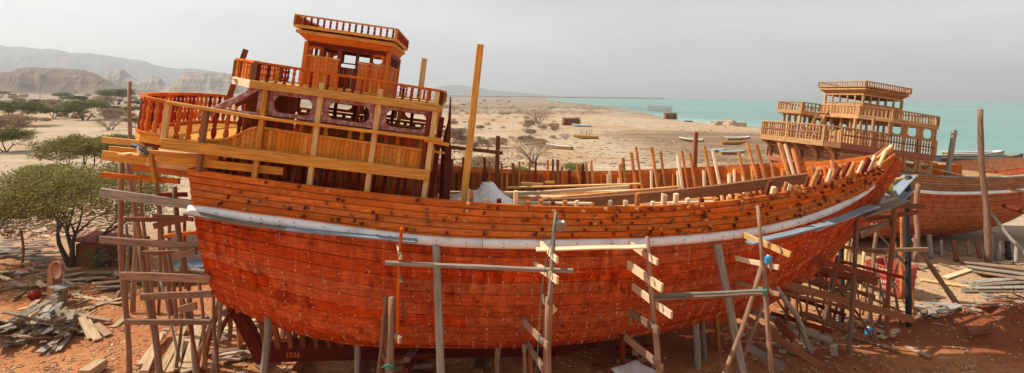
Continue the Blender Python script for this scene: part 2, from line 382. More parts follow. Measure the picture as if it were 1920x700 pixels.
# hills
def hillmat(name, c1, c2, band):
    m, t, b, ln = newmat(name)
    geo = t.nodes.new('ShaderNodeNewGeometry'); n = noise_node(t, mapping(t, geo.outputs['Position'], (.01, .01, band)), 1.0, 7, .65)
    n2 = noise_node(t, mapping(t, geo.outputs['Position'], (.03, .03, .01)), 1.0, 6, .7)
    q = mixc(t, c1, c2, rng_node(t, n, .4, .62)); q = mixc(t, q, tuple(v * .6 for v in c1), rng_node(t, n2, .5, .68, 0, .7))
    ln(q, b.inputs['Base Color']); b.inputs['Roughness'].default_value = .95; b.inputs['Specular IOR Level'].default_value = .05
    return m
def hill(name, prof, Y, depth, mat, gully, seed, nx=120, ny=22, cliff=.5, kind_label=None):
    x0, x1 = prof[0][0], prof[-1][0]
    V, F = [], []
    for i in range(nx + 1):
        px = lerp(x0, x1, i / nx)
        top = P(px, interp(px, prof), Y).z
        bx = P(px, 180, Y).x
        for j in range(ny + 1):
            s = j / ny * 2 - 1
            e = max(0.0, 1 - abs(s) ** 1.3)
            e = (1 - cliff) * e + cliff * min(1, max(0, (e - .18) / .22)) * (.75 + .25 * e)
            wob = mnoise.fractal(Vector((bx / gully + seed, s * depth / gully * .5, seed)), .9, 2.1, 6)
            rid = abs(mnoise.noise(Vector((bx / gully * 2.3, s * 1.2 + seed, seed * 2)))) 
            h = top * e * (1 + .16 * wob * (1 - .5 * e)) - top * .28 * rid * e * (1 - e) * 4 * .5
            V.append((bx * (1 + s * depth / Y * .9) , Y + s * depth * (1 + .15 * wob), max(-3, h) if 0 < j < ny else -4))
    for i in range(nx):
        for j in range(ny):
            F.append((i * (ny + 1) + j, i * (ny + 1) + j + ny + 1, i * (ny + 1) + j + ny + 2, i * (ny + 1) + j + 1))
    o = obj(name, V, F, mat); tag(o, kind='structure'); return o
hm1 = hillmat('brown_mesa_rock', (.15, .10, .07), (.22, .15, .10), .12)
hm2 = hillmat('pale_cliff_rock', (.34, .27, .20), (.20, .16, .125), .10)
hm3 = hillmat('far_ridge_rock', (.20, .17, .15), (.14, .12, .11), .02)
hill('hill', [(-500, 150), (-300, 120), (-100, 142), (0, 140), (30, 129), (60, 126), (110, 127), (150, 131), (185, 142), (215, 158), (250, 168), (300, 173)], 1500, 330, hm1, 60, 2.2, 220, 34, .45)
hill('hill', [(180, 170), (200, 140), (212, 130), (232, 132), (242, 145), (262, 152), (285, 142), (300, 146), (310, 158), (340, 168)], 2700, 300, hm2, 90, 5.2, 120, 26, .75)
hill('hill', [(300, 172), (320, 160), (345, 138), (365, 135), (400, 136), (430, 139), (470, 141), (520, 150), (560, 160), (640, 166), (720, 172)], 2300, 320, hm2, 80, 8.1, 160, 26, .65)
hill('hill', [(-800, 120), (-400, 105), (-150, 95), (-20, 90), (40, 89), (100, 95), (190, 103), (240, 110), (290, 121), (330, 128), (360, 127), (400, 134), (450, 142), (540, 152), (640, 162), (760, 172)], 5200, 900, hm3, 320, 3.3, 220, 28, .3)
hill('hill', [(760, 178), (800, 169), (830, 161), (860, 159), (880, 163), (930, 170), (990, 175), (1040, 179)], 7600, 700, hm3, 300, 1.3, 70, 16, .3)

# haze: the dusty coastal air
hzm = bpy.data.materials.new('coastal_haze'); hzm.use_nodes = True; t = hzm.node_tree; t.nodes.clear()
ho = t.nodes.new('ShaderNodeOutputMaterial'); pv = t.nodes.new('ShaderNodeVolumePrincipled')
pv.inputs['Color'].default_value = (.90, .95, 1.0, 1); pv.inputs['Density'].default_value = .00017; pv.inputs['Anisotropy'].default_value = .2
t.links.new(pv.outputs[0], ho.inputs['Volume'])
V, F = box_geo((0, 0, 298), (22000, 22000, 610))
hz = obj('haze', V, F, hzm); tag(hz, 'pale dusty haze hanging over the coastal plain', 'haze', kind='stuff')

# ------------------------------------------------------------------ dhow hulls
#       x      P0(y,z)      P1           P2           P3 (gunwale)
ST = [(-9.55, (.55, 2.65), (1.75, 2.75), (2.65, 3.45), (2.98, 7.28)),
      (-7.5, (.55, 1.90), (2.2, 2.00), (3.15, 2.9), (3.28, 7.03)),
      (-5.0, (.35, 1.32), (2.7, 1.42), (3.45, 2.8), (3.50, 6.75)),
      (-2.0, (.12, 1.14), (2.85, 1.20), (3.6, 2.9), (3.62, 6.46)),
      (1.0, (.12, 1.12), (2.9, 1.16), (3.6, 3.0), (3.65, 6.29)),
      (4.0, (.12, 1.22), (2.6, 1.50), (3.45, 3.2), (3.55, 6.27)),
      (6.5, (.12, 1.45), (2.0, 1.95), (3.0, 3.5), (3.28, 6.40)),
      (8.75, (.12, 2.00), (1.3, 2.60), (2.2, 3.9), (2.72, 6.60)),
      (10.75, (.10, 3.20), (.75, 3.70), (1.35, 4.6), (1.92, 6.84)),
      (12.6, (.10, 5.00), (.40, 5.25), (.70, 5.8), (1.00, 7.06)),
      (14.05, (.09, 7.00), (.10, 7.10), (.12, 7.25), (.17, 7.48))]
RUB = [(-9.55, 6.08), (-8.7, 6.02), (-7.4, 5.88), (-6.3, 5.78), (-4.7, 5.58), (-2.9, 5.36), (-1.5, 5.26), (.4, 5.21), (3.5, 5.21), (5.1, 5.26), (7.2, 5.36), (8.8, 5.5), (10.4, 5.72), (12.1, 6.10), (12.8, 6.35), (14.05, 7.2)]
def cr_interp(x, xs, vals):
    n = len(xs)
    if x <= xs[0]: return vals[0]
    if x >= xs[-1]: return vals[-1]
    i = max(k for k in range(n - 1) if xs[k] <= x)
    h = xs[i + 1] - xs[i]; tt = (x - xs[i]) / h
    def m(k):
        if k == 0: return (vals[1] - vals[0]) / (xs[1] - xs[0])
        if k == n - 1: return (vals[-1] - vals[-2]) / (xs[-1] - xs[-2])
        return (vals[k + 1] - vals[k - 1]) / (xs[k + 1] - xs[k - 1])
    t2, t3 = tt * tt, tt ** 3
    return (2 * t3 - 3 * t2 + 1) * vals[i] + (t3 - 2 * t2 + tt) * h * m(i) + (-2 * t3 + 3 * t2) * vals[i + 1] + (t3 - t2) * h * m(i + 1)
SX = [s[0] for s in ST]
def ctrl(x): return [(cr_interp(x, SX, [s[k][0] for s in ST]), cr_interp(x, SX, [s[k][1] for s in ST])) for k in (1, 2, 3, 4)]
def bez(c, t):
    u = 1 - t
    return tuple(u ** 3 * c[0][i] + 3 * u * u * t * c[1][i] + 3 * u * t * t * c[2][i] + t ** 3 * c[3][i] for i in (0, 1))
NLOW, NUP = 16, 6
class Section:
    def __init__(s, x):
        s.x = x; c = ctrl(x); pts = [bez(c, i / 60) for i in range(61)]; s.c = c
        L = [0]
        for p, q in zip(pts, pts[1:]): L.append(L[-1] + math.hypot(q[0] - p[0], q[1] - p[1]))
        s.pts, s.L = pts, L
        zr = cr_interp(x, [q[0] for q in RUB], [q[1] for q in RUB])
        i = next((i for i in range(1, 61) if pts[i][1] >= zr), 60); s.lr = lerp(L[i - 1], L[i], (zr - pts[i - 1][1]) / max(1e-6, pts[i][1] - pts[i - 1][1]))
        s.rows = [s.lr * i / NLOW for i in range(NLOW + 1)] + [lerp(s.lr, L[-1], i / NUP) for i in range(1, NUP + 1)]
    def at(s, l):
        l = max(0, min(s.L[-1], l))
        i = 0
        lo, hi = 0, 60
        while hi - lo > 1:
            md = (lo + hi) // 2
            if s.L[md] <= l: lo = md
            else: hi = md
        d = s.L[hi] - s.L[lo]; q = (l - s.L[lo]) / d if d > 1e-9 else 0
        return lerp(s.pts[lo][0], s.pts[hi][0], q), lerp(s.pts[lo][1], s.pts[hi][1], q)
    def point(s, l, side, off=0.0):
        y, z = s.at(l); y2, z2 = s.at(l + .05); y1, z1 = s.at(l - .05)
        ty, tz = y2 - y1, z2 - z1; q = math.hypot(ty, tz) or 1
        ny, nz_ = tz / q, -ty / q
        rk = .075 * (7.3 - z) * max(0, min(1, (-5.5 - s.x) / 3.5))
        return Vector((s.x + rk, side * (y + ny * off), z + nz_ * off))
SEC = {}
def sec(x):
    k = round(x, 2)
    if k not in SEC: SEC[k] = Section(k)
    return SEC[k]
XA, XB = -9.3, 13.97

def dhow_hull(boat, near_side=-1, zmap=lambda z: z, mats=('top', 'low', 'inner'), seed=4, cover='all', near_top_skip=()):
    rg = random.Random(seed); BW = WM[boat.name]
    def tv(v): return (v.x, v.y, zmap(v.z))
    for side in (-1, 1):
        for row in range(NLOW + NUP):
            upper = row >= NLOW
            if side == 1 and row < 5 and cover != 'all': continue
            x = XA
            first = True
            while x < XB - .2:
                Ln = rg.uniform(4.2, 7.4)
                if first: Ln = rg.uniform(2.0, 6.5); first = False
                e = min(XB, x + Ln)
                if XB - e < 1.5: e = XB
                k = max(2, int((e - x) / .62)); off = rg.uniform(-.006, .008); th = .06
                V, F = [], []
                for i in range(k + 1):
                    xx = lerp(x + .004, e - .004, i / k); s = sec(xx); l0, l1 = s.rows[row], s.rows[row + 1]; g = min(.017, (l1 - l0) * .2)
                    V += [tv(s.point(l0, side, off - th)), tv(s.point(l0 + g * .3, side, off - .035)), tv(s.point(l0 + g, side, off)), tv(s.point((l0 + l1) / 2, side, off + .004)), tv(s.point(l1 - g, side, off)), tv(s.point(l1 - g * .3, side, off - .035)), tv(s.point(l1, side, off - th))]
                for i in range(k):
                    for j in range(7):
                        j2 = (j + 1) % 7; q = (i * 7 + j, i * 7 + 7 + j, i * 7 + 7 + j2, i * 7 + j2)
                        F.append(q if side == -1 else tuple(reversed(q)))
                q = tuple(range(7)); F.append(q if side == -1 else tuple(reversed(q)))
                q = tuple(k * 7 + j for j in reversed(range(7))); F.append(q if side == -1 else tuple(reversed(q)))
                inside = (side != near_side and upper)
                obj('plank', V, F, M[mats[0]] if upper else M[mats[1]], boat)
                x = e
        # rub strake: half-round white timbers
        x = XA - .1
        while x < 12.8:
            e = min(12.8, x + rg.uniform(3.0, 5.2))
            k = max(3, int((e - x) / .5)); V, F = [], []; n = 9
            for i in range(k + 1):
                s = sec(min(XB, max(XA, lerp(x + .006, e - .006, i / k)))); xx = lerp(x + .006, e - .006, i / k)
                taper = 1.0 if xx < 11 else lerp(1, .45, (xx - 11) / 1.6)
                for j in range(n):
                    a_ = math.pi * j / (n - 1); rr = .135 * taper
                    p = s.point(s.lr - math.cos(a_) * rr, side, .0 + math.sin(a_) * rr * .85); p.x += xx - s.x; V.append(tv(p))
            for i in range(k):
                for j in range(n - 1):
                    q = (i * n + j, i * n + n + j, i * n + n + j + 1, i * n + j + 1); F.append(q if side == -1 else tuple(reversed(q)))
            F.append(tuple(range(n))); F.append(tuple(k * n + j for j in reversed(range(n))))
            obj('rub_strake', V, F, M['white'], boat, smooth=True); x = e
    # transom: broad boards between the two sides at the stern
    s = sec(XA)
    for row in range(NLOW + NUP):
        l0, l1 = s.rows[row], s.rows[row + 1]
        a0, a1 = s.at(l0), s.at(l1)
        k0, k1 = XA + .075 * (7.3 - a0[1]), XA + .075 * (7.3 - a1[1])
        V = [(k0, -a0[0] + .05, zmap(a0[1])), (k0, a0[0] - .05, zmap(a0[1])), (k1, a1[0] - .05, zmap(a1[1] - .012)), (k1, -a1[0] + .05, zmap(a1[1] - .012))]
        V += [(x_ + .07, y_, z_) for x_, y_, z_ in V]
        obj('transom_board', V, [(0, 1, 2, 3), (7, 6, 5, 4), (0, 4, 5, 1), (1, 5, 6, 2), (2, 6, 7, 3), (3, 7, 4, 0)], M[mats[0] if row >= NLOW else mats[1]], boat)
    # keel and stem swept along the rabbet line
    def sweep(name, x0, x1, drop, w, mat):
        V, F = [], []; k = max(4, int((x1 - x0) / .5)); pr = []
        for i in range(k + 1):
            xx = lerp(x0, x1, i / k); c0 = ctrl(min(xx, 14.05))[0]; c1 = ctrl(min(xx + .1, 14.05))[0]; cm = ctrl(min(xx - .1, 13.95))[0]
            d = Vector((.2, 0, (c1[1] - cm[1]))).normalized() if xx < 13.95 else Vector((.62, 0, .78)); nrm = Vector((d.z, 0, -d.x))
            z = c0[1] if xx <= 14.05 else c0[1] + (xx - 14.05) * 1.25
            p = Vector((xx, 0, z)); q = p + nrm * drop; p = p - nrm * .12
            for pp in (p, q):
                for sy in (-1, 1): V.append((pp.x, sy * w / 2, zmap(pp.z)))
        for i in range(k):
            b0 = i * 4
            for u, v in ((0, 1), (1, 3), (3, 2), (2, 0)): F.append((b0 + u, b0 + v, b0 + 4 + v, b0 + 4 + u))
        F.append((0, 2, 3, 1)); b0 = k * 4; F.append((b0, b0 + 1, b0 + 3, b0 + 2))
        return obj(name, V, F, mat, boat)
    sweep('stem', 3.0, 14.2, .26, .26, M[mats[1]])
    V, F = box_geo((-2.6, 0, (zmap(.35) + zmap(1.02)) / 2), (11.3, .30, zmap(1.02) - zmap(.35))); keel = obj('keel', V, F, M['darkred'], boat)
    # stern post, raked
    beam('stern_post', (-8.3, 0, zmap(.35)), (-9.7, 0, zmap(3.1)), .3, .42, M['darkred'], boat, up=(1, 0, .3), F=BW)
    # bare frames between keel and planking at the stern
    for i in range(9):
        xx = -8.2 + i * .42; s = sec(xx); y0, z0 = s.at(0)
        for sd in (-1, 1):
            beam('floor_timber', (xx, sd * .12, zmap(.85)), (xx + .05, sd * (y0 + .25), zmap(z0 + .15)), .16, .14, M['brown'], boat, F=BW)
    return keel

# ------------------------------------------------------------------ deckhouse
BAL = {}
def baluster_mesh(h, r, mat):
    k = (round(h, 2), r, mat.name)
    if k not in BAL:
        pr = [(.62, 0), (1, .0), (1, .07), (.55, .10), (.60, .13), (.92, .22), (1.0, .30), (.82, .40), (.55, .47), (.80, .50), (.80, .53), (.55, .56), (.82, .63), (.98, .72), (.80, .80), (.55, .88), (.62, .90), (1, .93), (1, 1.0), (.62, 1.0)]
        v, f = lathe([(a * r, b * h) for a, b in pr], 10); BAL[k] = mesh('baluster', v, f, mat, True)
    return BAL[k]
def balustrade(parent, F, pts, h0, rail_h, sp, r, mat_b, mat_r, posts=True, rail=(.12, .07), closed=False, post_w=.13, skip=(), post_mat=None, low_rail=False, mats_b=None):
    """pts: plan polyline (a, y); h0 base height; rail_h(a) top height; balusters, posts at the corners and handrail lengths"""
    n = len(pts)
    for i in range(n - 1):
        (a0, y0), (a1, y1) = pts[i], pts[i + 1]
        L = math.hypot(a1 - a0, y1 - y0)
        beam('handrail', (a0, y0, rail_h(a0)), (a1, y1, rail_h(a1)), rail[0], rail[1], mat_r, parent, F=F, jit=.004)
        if low_rail: beam('lower_rail', (a0, y0, h0 + .04), (a1, y1, h0 + .04), rail[0], .06, mat_r, parent, F=F)
        k = max(1, int(round(L / sp)))
        for j in range(k):
            t = (j + .5) / k; a_, y_ = lerp(a0, a1, t), lerp(y0, y1, t)
            if any(s0 < a_ < s1 and y_ * sy > 0 for s0, s1, sy in skip): continue
            hh = rail_h(a_) - h0 - .035
            mb = mat_b if not mats_b else mats_b[rng.randrange(len(mats_b))]
            inst('baluster', baluster_mesh(hh, r, mb), parent, F @ Matrix.Translation((a_, y_, h0)) @ Matrix.Rotation(rng.uniform(0, 6), 4, 'Z'))
    if posts:
        for (a_, y_) in pts:
            beam('post', (a_, y_, h0 - .02), (a_, y_, rail_h(a_) - .03), post_w, post_w, post_mat or mat_r, parent, F=F)
def rounded_panel(a0, a1, h0, h1, oa0, oa1, oh0, oh1, rad, th, y):
    """flat board with a rounded opening, in the plane y"""
    N = 40; inn, out = [], []
    ca, ch = (oa0 + oa1) / 2, (oh0 + oh1) / 2
    per = []
    for (cx, cz, s) in ((oa1 - rad, oh1 - rad, 0), (oa0 + rad, oh1 - rad, 90), (oa0 + rad, oh0 + rad, 180), (oa1 - rad, oh0 + rad, 270)):
        for k in range(N // 4): a_ = R(s + 90 * k / (N // 4 - 1)); per.append((cx + rad * math.cos(a_), cz + rad * math.sin(a_)))
    for (x, z) in per:
        dx, dz = x - ca, z - ch
        tx = ((a1 if dx > 0 else a0) - ca) / dx if abs(dx) > 1e-6 else 1e9; tz = ((h1 if dz > 0 else h0) - ch) / dz if abs(dz) > 1e-6 else 1e9
        q = min(tx, tz); out.append((ca + dx * q, ch + dz * q)); inn.append((x, z))
    # snap the outer corners
    for cx, cz in ((a0, h0), (a1, h0), (a0, h1), (a1, h1)):
        j = min(range(len(out)), key=lambda i: (out[i][0] - cx) ** 2 + (out[i][1] - cz) ** 2); out[j] = (cx, cz)
    n = len(inn)
    V = [(x, y - th / 2, z) for x, z in out] + [(x, y - th / 2, z) for x, z in inn] + [(x, y + th / 2, z) for x, z in out] + [(x, y + th / 2, z) for x, z in inn]
    Fc = []
    for i in range(n):
        j = (i + 1) % n
        Fc += [(i, n + i, n + j, j), (2 * n + i, 2 * n + j, 3 * n + j, 3 * n + i), (n + i, 3 * n + i, 3 * n + j, n + j), (i, j, 2 * n + j, 2 * n + i)]
    return V, Fc
def slats(parent, F, a0, a1, y, bot, top, w, mat, th=.035, name='slat'):
    k = max(1, int(round((a1 - a0) / w))); w2 = (a1 - a0) / k
    for i in range(k):
        a_ = a0 + (i + .5) * w2
        beam(name, (a_, y + rng.uniform(-.004, .004), bot(a_)), (a_, y, top(a_)), w2 - .006, th, mat, parent, up=F.to_3x3() @ Vector((0, 1, 0)), F=F, c=.008)
def wheelhouse(boat, F, m, a0, a1, hw, h0, hs, ht, door=None, near=-1, full_pillars=False, ro=.33):
    base_v, base_f = box_geo(((a0 + a1) / 2, 0, h0 + .04), (a1 - a0 + .1, hw * 2 + .1, .08))
    wh = obj('wheelhouse', base_v, base_f, M[m['rail']], boat, F)
    for y in (-hw, hw):
        segs = [(a0, a1)] if not (door and y * near > 0) else [(a0, door[0]), (door[1], a1)]
        for s0, s1 in segs: slats(wh, F, s0 + .05, s1 - .03, y, lambda a_: h0 + .08, lambda a_: hs - (.12 if y * near < 0 else 0), .105, M[m['slat']])
        for s0, s1 in segs: beam('sill', (s0, y, hs + .03), (s1, y, hs + .03), .09, .05, M[m['rail']], wh, F=F)
        k = 5
        for i in range(k + 1):
            a_ = lerp(a0, a1, i / k)
            if door and y * near > 0 and door[0] < a_ < door[1]: continue
            if full_pillars: inst('pillar', baluster_mesh(ht - hs, .055, M[m['balmat']]), wh, F @ Matrix.Translation((a_, y, hs)))
            else: beam('window_post', (a_, y, hs), (a_, y, ht), .09, .07, M[m['dark']], wh, F=F)
        beam('wall_plate', (a0, y, ht), (a1, y, ht), .10, .12, M[m['dark']], wh, F=F)
        if door and y * near > 0:
            for d in door: beam('door_post', (d, y, h0), (d, y, ht), .08, .07, M[m['dark']], wh, F=F)
        if not full_pillars:
            for (s0, s1) in ((a0 + .08, a0 + .52), (a1 - .55, a1 - .1)):
                v, f = rounded_panel(s0, s1, hs + .02, ht - .06, s0 + .07, s1 - .07, hs + .05, ht - .13, .13, .03, y)
                obj('window_frame', v, f, M[m['slat']], wh, F)
    G2 = F @ Matrix.Rotation(R(90), 4, 'Z')      # local x across the boat
    for a_ in (a0, a1):
        slats(wh, G2, -hw + .05, hw - .05, -a_, lambda q: h0 + .08, lambda q: hs, .105, M[m['slat']])
        beam('sill', (-hw, -a_, hs + .03), (hw, -a_, hs + .03), .09, .05, M[m['rail']], wh, F=G2)
        for i in range(1, 5):
            y_ = lerp(-hw, hw, i / 5)
            if full_pillars: inst('pillar', baluster_mesh(ht - hs, .055, M[m['balmat']]), wh, F @ Matrix.Translation((a_, y_, hs)))
            else: beam('window_post', (y_, -a_, hs), (y_, -a_, ht), .09, .07, M[m['dark']], wh, F=G2)
        beam('wall_plate', (-hw, -a_, ht), (hw, -a_, ht), .10, .12, M[m['dark']], wh, F=G2)
    for a_ in (a0, a1):
        for y in (-hw, hw): beam('corner_post', (a_, y, h0), (a_, y, ht + .05), .13, .13, M[m['slat']], wh, F=F)
    # roof: flared soffit, fascia, slab and its low balustrade
    z0, z1 = ht + .06, ht + .30
    o0, o1, oy = a0 - ro * .8, a1 + ro * .4, hw + ro
    inn = [(a0, -hw), (a1, -hw), (a1, hw), (a0, hw)]; out = [(o0, -oy), (o1, -oy), (o1, oy), (o0, oy)]
    V = [(x, y, z0) for x, y in inn] + [(x, y, z1) for x, y in out] + [(x, y, z1 + .05) for x, y in out]
    Fc = [(3, 2, 1, 0)] + [(i, (i + 1) % 4, 4 + (i + 1) % 4, 4 + i) for i in range(4)] + [(4 + i, 4 + (i + 1) % 4, 8 + (i + 1) % 4, 8 + i) for i in range(4)] + [(8, 9, 10, 11)]
    rf = obj('wheelhouse_roof', V, Fc, M[m['soffit']], boat, F)
    zb = z1 + .05
    for (p, q) in zip(out, out[1:] + out[:1]): beam('fascia_board', (*p, zb - .03), (*q, zb - .03), .05, .10, M[m['rail']], rf, F=F)
    k = 9
    for i in range(k): beam('joist', (lerp(o0 + .2, o1 - .2, i / (k - 1)), -oy - .06, zb + .045), (lerp(o0 + .2, o1 - .2, i / (k - 1)), oy + .06, zb + .045), .07, .05, M[m['dark']], rf, F=F)
    o2 = [(o0 - .06, -oy - .07), (o1 + .06, -oy - .07), (o1 + .06, oy + .07), (o0 - .06, oy + .07)]
    for (p, q) in zip(o2, o2[1:] + o2[:1]): beam('edge_board', (*p, zb + .12), (*q, zb + .12), .06, .09, M[m['rail']], rf, F=F)
    v, f = box_geo(((o0 + o1) / 2, 0, zb + .10), (o1 - o0 + .08, 2 * oy + .1, .03)); obj('roof_boards', v, f, M[m['rail']], rf, F)
    balustrade(rf, F, o2 + o2[:1], zb + .16, lambda a_: zb + .44, .185, .042, M[m['balmat']], M[m['rail']], rail=(.08, .05), post_w=.075, mats_b=m.get('balmix_top'))
    return wh, rf

# ------------------------------------------------------------------ the near dhow
BOAT1 = Matrix.Translation((0, 18.6, 0)) @ Matrix.Rotation(R(4), 4, 'Z')
dhow = thing('dhow', 'large orange-red wooden dhow under construction, propped amid scaffolding in the foreground', 'boat', BOAT1)
keel1 = dhow_hull(dhow, seed=4, cover='part')
T = R(7.0)
F1 = BOAT1 @ Matrix.Translation((-6.53, 0, 7.72)) @ Matrix.Rotation(R(2), 4, 'Z') @ Matrix.Rotation(T, 4, 'Y')
m1 = dict(rail='yellow', slat='slat', dark='darkred', soffit='top', balmat='redb', balmix_top=[M['redb'], M['darkred']])
mixb = [M['redb'], M['slat'], M['redb'], M['slat'], M['orange'], M['darkred'], M['top']]
HWD = 3.1
plan = [(3.9, -HWD), (-3.4, -HWD), (-4.1, -2.92), (-4.5, -2.4), (-4.72, -1.5), (-4.76, 0), (-4.72, 1.5), (-4.5, 2.4), (-4.1, 2.92), (-3.4, HWD), (3.9, HWD)]
v, f = extrude_poly([(a_, y_) for a_, y_ in reversed(plan)], -.10, -.02); f = [tuple(reversed(q)) for q in f]
md = obj('main_deck', v, f, M['yellow'], dhow, F1)
def rail1(a_): return interp(a_, [(-5.3, 1.05), (-3.8, .98), (-1.1, .86), (4, .86)])
def cap1(a_): return interp(a_, [(-2.45, .04), (-2.1, .09), (-1.8, .17), (-1.5, .33), (-1.25, .50), (-1.06, .58), (-.8, .58), (3.85, .50)])
# stern and side balustrade
stern = [(-3.4, -HWD), (-4.1, -2.92), (-4.5, -2.4), (-4.72, -1.5), (-4.76, 0), (-4.72, 1.5), (-4.5, 2.4), (-4.1, 2.92), (-3.4, HWD)]
balustrade(md, F1, stern, .0, rail1, .24, .075, M['redb'], M['top'], rail=(.16, .09), posts=False, low_rail=True, mats_b=mixb)
for sy in (-1, 1):
    balustrade(md, F1, [(-3.4, sy * (HWD - .22)), (-1.1, sy * (HWD - .22)), (3.7, sy * (HWD - .22))], .0, rail1, .34, .075, M['redb'], M['brown'], rail=(.10, .06), posts=False, mats_b=mixb)
    for q0_, q1_ in ((-3.45, -1.1), (-1.1, 4.1)): beam('handrail', (q0_, sy * (HWD + .12), rail1(q0_) + .01), (q1_, sy * (HWD + .12), rail1(q1_) + .01), .14, .09, M['yellow'], md, F=F1, jit=.004)
    # edge bands
    beam('edge_band', (-3.4, sy * (HWD + .145), -.16), (3.9, sy * (HWD + .145), -.17), .08, .30, M['yellow'], md, F=F1, jit=.006, k=4)
for (p, q) in zip(stern, stern[1:]): beam('edge_band', (p[0], p[1], -.10), (q[0], q[1], -.10), .10, .26, M['top'] if abs(p[1]) < 2.8 else M['yellow'], md, F=F1)
for (p, q) in zip(stern, stern[1:]): beam('lower_band', (p[0] + .1, p[1] * .96, -.28), (q[0] + .1, q[1] * .96, -.28), .10, .12, M['darkred'], md, F=F1)
# slatted bulwark with a curved cap
for sy in (-1, 1):
    yb = sy * (HWD - .07)
    for (s0, s1) in ((-2.35, -.97), (-.85, .50), (.66, 2.12), (2.28, 3.74)):
        slats(md, F1, s0, s1, yb, lambda a_: -.02, lambda a_: cap1(a_) - .02, .118, M['orange'])
    cp = [-2.5, -2.1, -1.8, -1.5, -1.25, -1.06]
    for a_, b_ in zip(cp, cp[1:]): beam('cap_rail', (a_, yb + sy * .04, cap1(a_)), (b_, yb + sy * .04, cap1(b_)), .13, .05, M['yellow'], md, F=F1)
    beam('cap_rail', (-1.06, yb + sy * .04, cap1(-1.06)), (4.25, yb + sy * .04, cap1(3.9)), .13, .05, M['yellow'], md, F=F1)
# posts from the gunwale up
for (a_, h0, h1, mt, w) in ((-3.42, -.12, 1.0, 'pale', .15), (-2.42, -.85, .95, 'brown', .15), (-.92, -1.0, 1.68, 'yellow', .15), (.58, -1.05, 2.05, 'pale', .16), (2.2, -1.05, 2.1, 'pale', .16), (3.82, -1.0, 2.24, 'pale', .16)):
    for sy in (-1, 1): beam('post', (a_ + rng.uniform(-.02, .02), sy * (HWD + .03), h0), (a_, sy * (HWD + .03), h1), w * .9, w * .9, M[mt], dhow, F=F1, jit=.006)
beam('post', (3.66, -HWD - .02, -1.0), (3.66, -HWD - .02, 1.6), .12, .12, M['darkred'], dhow, F=F1)
beam('post', (4.02, -HWD + .5, -1.0), (4.02, -HWD + .5, 1.5), .14, .14, M['darkred'], dhow, F=F1)
# loose horizontal boards in the gap under the deck
beam('side_board', (-3.6, -3.0, -.62), (-.2, -3.0, -.58), .05, .22, M['yellow'], dhow, F=F1)
for i in range(26):
    a_ = -2.2 + i * .235
    beam('cabin_stud', (a_, -2.2 + rng.uniform(-.3, .3), -1.5), (a_ + rng.uniform(-.08, .08), -2.2 + rng.uniform(-.3, .3), -.12), .09, .12, M['darkred' if i % 3 else 'brown'], dhow, F=F1)
# window boards
for (s0, s1) in ((-.84, .50), (.66, 2.12), (2.28, 3.74)):
    for sy in (-1, 1):
        v, f = rounded_panel(s0, s1, .95, 1.66, s0 + .15, s1 - .15, 1.06, 1.545, .21, .06, sy * (HWD - .10))
        obj('window_board', v, f, M['purple' if sy < 0 else 'slat'], dhow, F1)
# aft trapezoid frame with a diagonal brace
yb = -HWD + .05
beam('brace', (-2.55, yb, .66), (-1.12, yb, 1.72), .10, .17, M['purple'], dhow, F=F1, jit=.02, k=3)
beam('frame_rail', (-2.1, yb, .92), (-.98, yb, .92), .10, .12, M['purple'], dhow, F=F1)
beam('frame_post', (-1.06, yb, .92), (-1.06, yb, 1.64), .10, .14, M['purple'], dhow, F=F1)
beam('brace', (-1.85, yb + .4, 1.1), (-1.15, yb + .3, 1.55), .10, .14, M['darkred'], dhow, F=F1)
beam('brace', (-2.55, -yb, .66), (-1.12, -yb, 1.72), .10, .17, M['darkred'], dhow, F=F1)
# inner cabin walls
for sy in (1,):
    slats(dhow, F1, -1.6, 3.7, sy * (HWD - .5), lambda a_: -.02, lambda a_: .78, .14, M['slat'], name='cabin_slat')
    for a_ in (-1.6, -.9, -.2, .55, 1.3, 2.0, 2.75, 3.6): beam('window_post', (a_, sy * (HWD - .5), .75), (a_, sy * (HWD - .5), 1.66), .12, .09, M['darkred'], dhow, F=F1)
    beam('window_head', (-1.6, sy * (HWD - .5), 1.42), (3.7, sy * (HWD - .5), 1.42), .09, .3, M['slat'], dhow, F=F1)
v, f = box_geo((1.5, .3, .75), (.08, 2.2, 1.6)); obj('cabin_partition', v, f, M['darkred'], dhow, F1)
G1 = F1 @ Matrix.Rotation(R(90), 4, 'Z')
slats(dhow, G1, -2.5, 2.5, 1.65, lambda a_: -.02, lambda a_: 1.6, .15, M['slat'], name='cabin_slat')
beam('window_sill', (2.5, -1.9, 1.02), (3.5, -1.7, .98), .35, .06, M['brown'], dhow, F=F1)
# upper deck
up = [(3.9, -HWD), (-1.3, -HWD), (-2.25, -1.95), (-2.25, 1.95), (-1.3, HWD), (3.9, HWD)]
v, f = extrude_poly(list(reversed(up)), 1.68, 1.80); f = [tuple(reversed(q)) for q in f]
ud = obj('upper_deck', v, f, M['yellow'], dhow, F1)
for i in range(30):
    y_ = -3.0 + i * .2034
    a0_ = -1.45 if abs(y_) > 1.95 + .55 else -2.2
    beam('deck_board', (a0_, y_, 1.815), (3.86, y_, 1.815), .19, .03, M['pale'], ud, F=F1)
def rail2(a_): return interp(a_, [(-2.6, 2.42), (3.9, 2.27)])
loop = up + up[:1]
for (p, q) in zip(loop, loop[1:]):
    beam('edge_band', (p[0], p[1] * 1.042, 1.765), (q[0], q[1] * 1.042, 1.765), .10, .22, M['yellow' if abs(p[1]) == abs(q[1]) else 'cut'], ud, F=F1, jit=.004)
mb2 = [M['darkred'], M['redb'], M['orange'], M['darkred'], M['slat']]
balustrade(ud, F1, loop, 1.87, rail2, .235, .052, M['redb'], M['top'], rail=(.14, .07), post_w=.16, post_mat=M['brown'], mats_b=mb2)
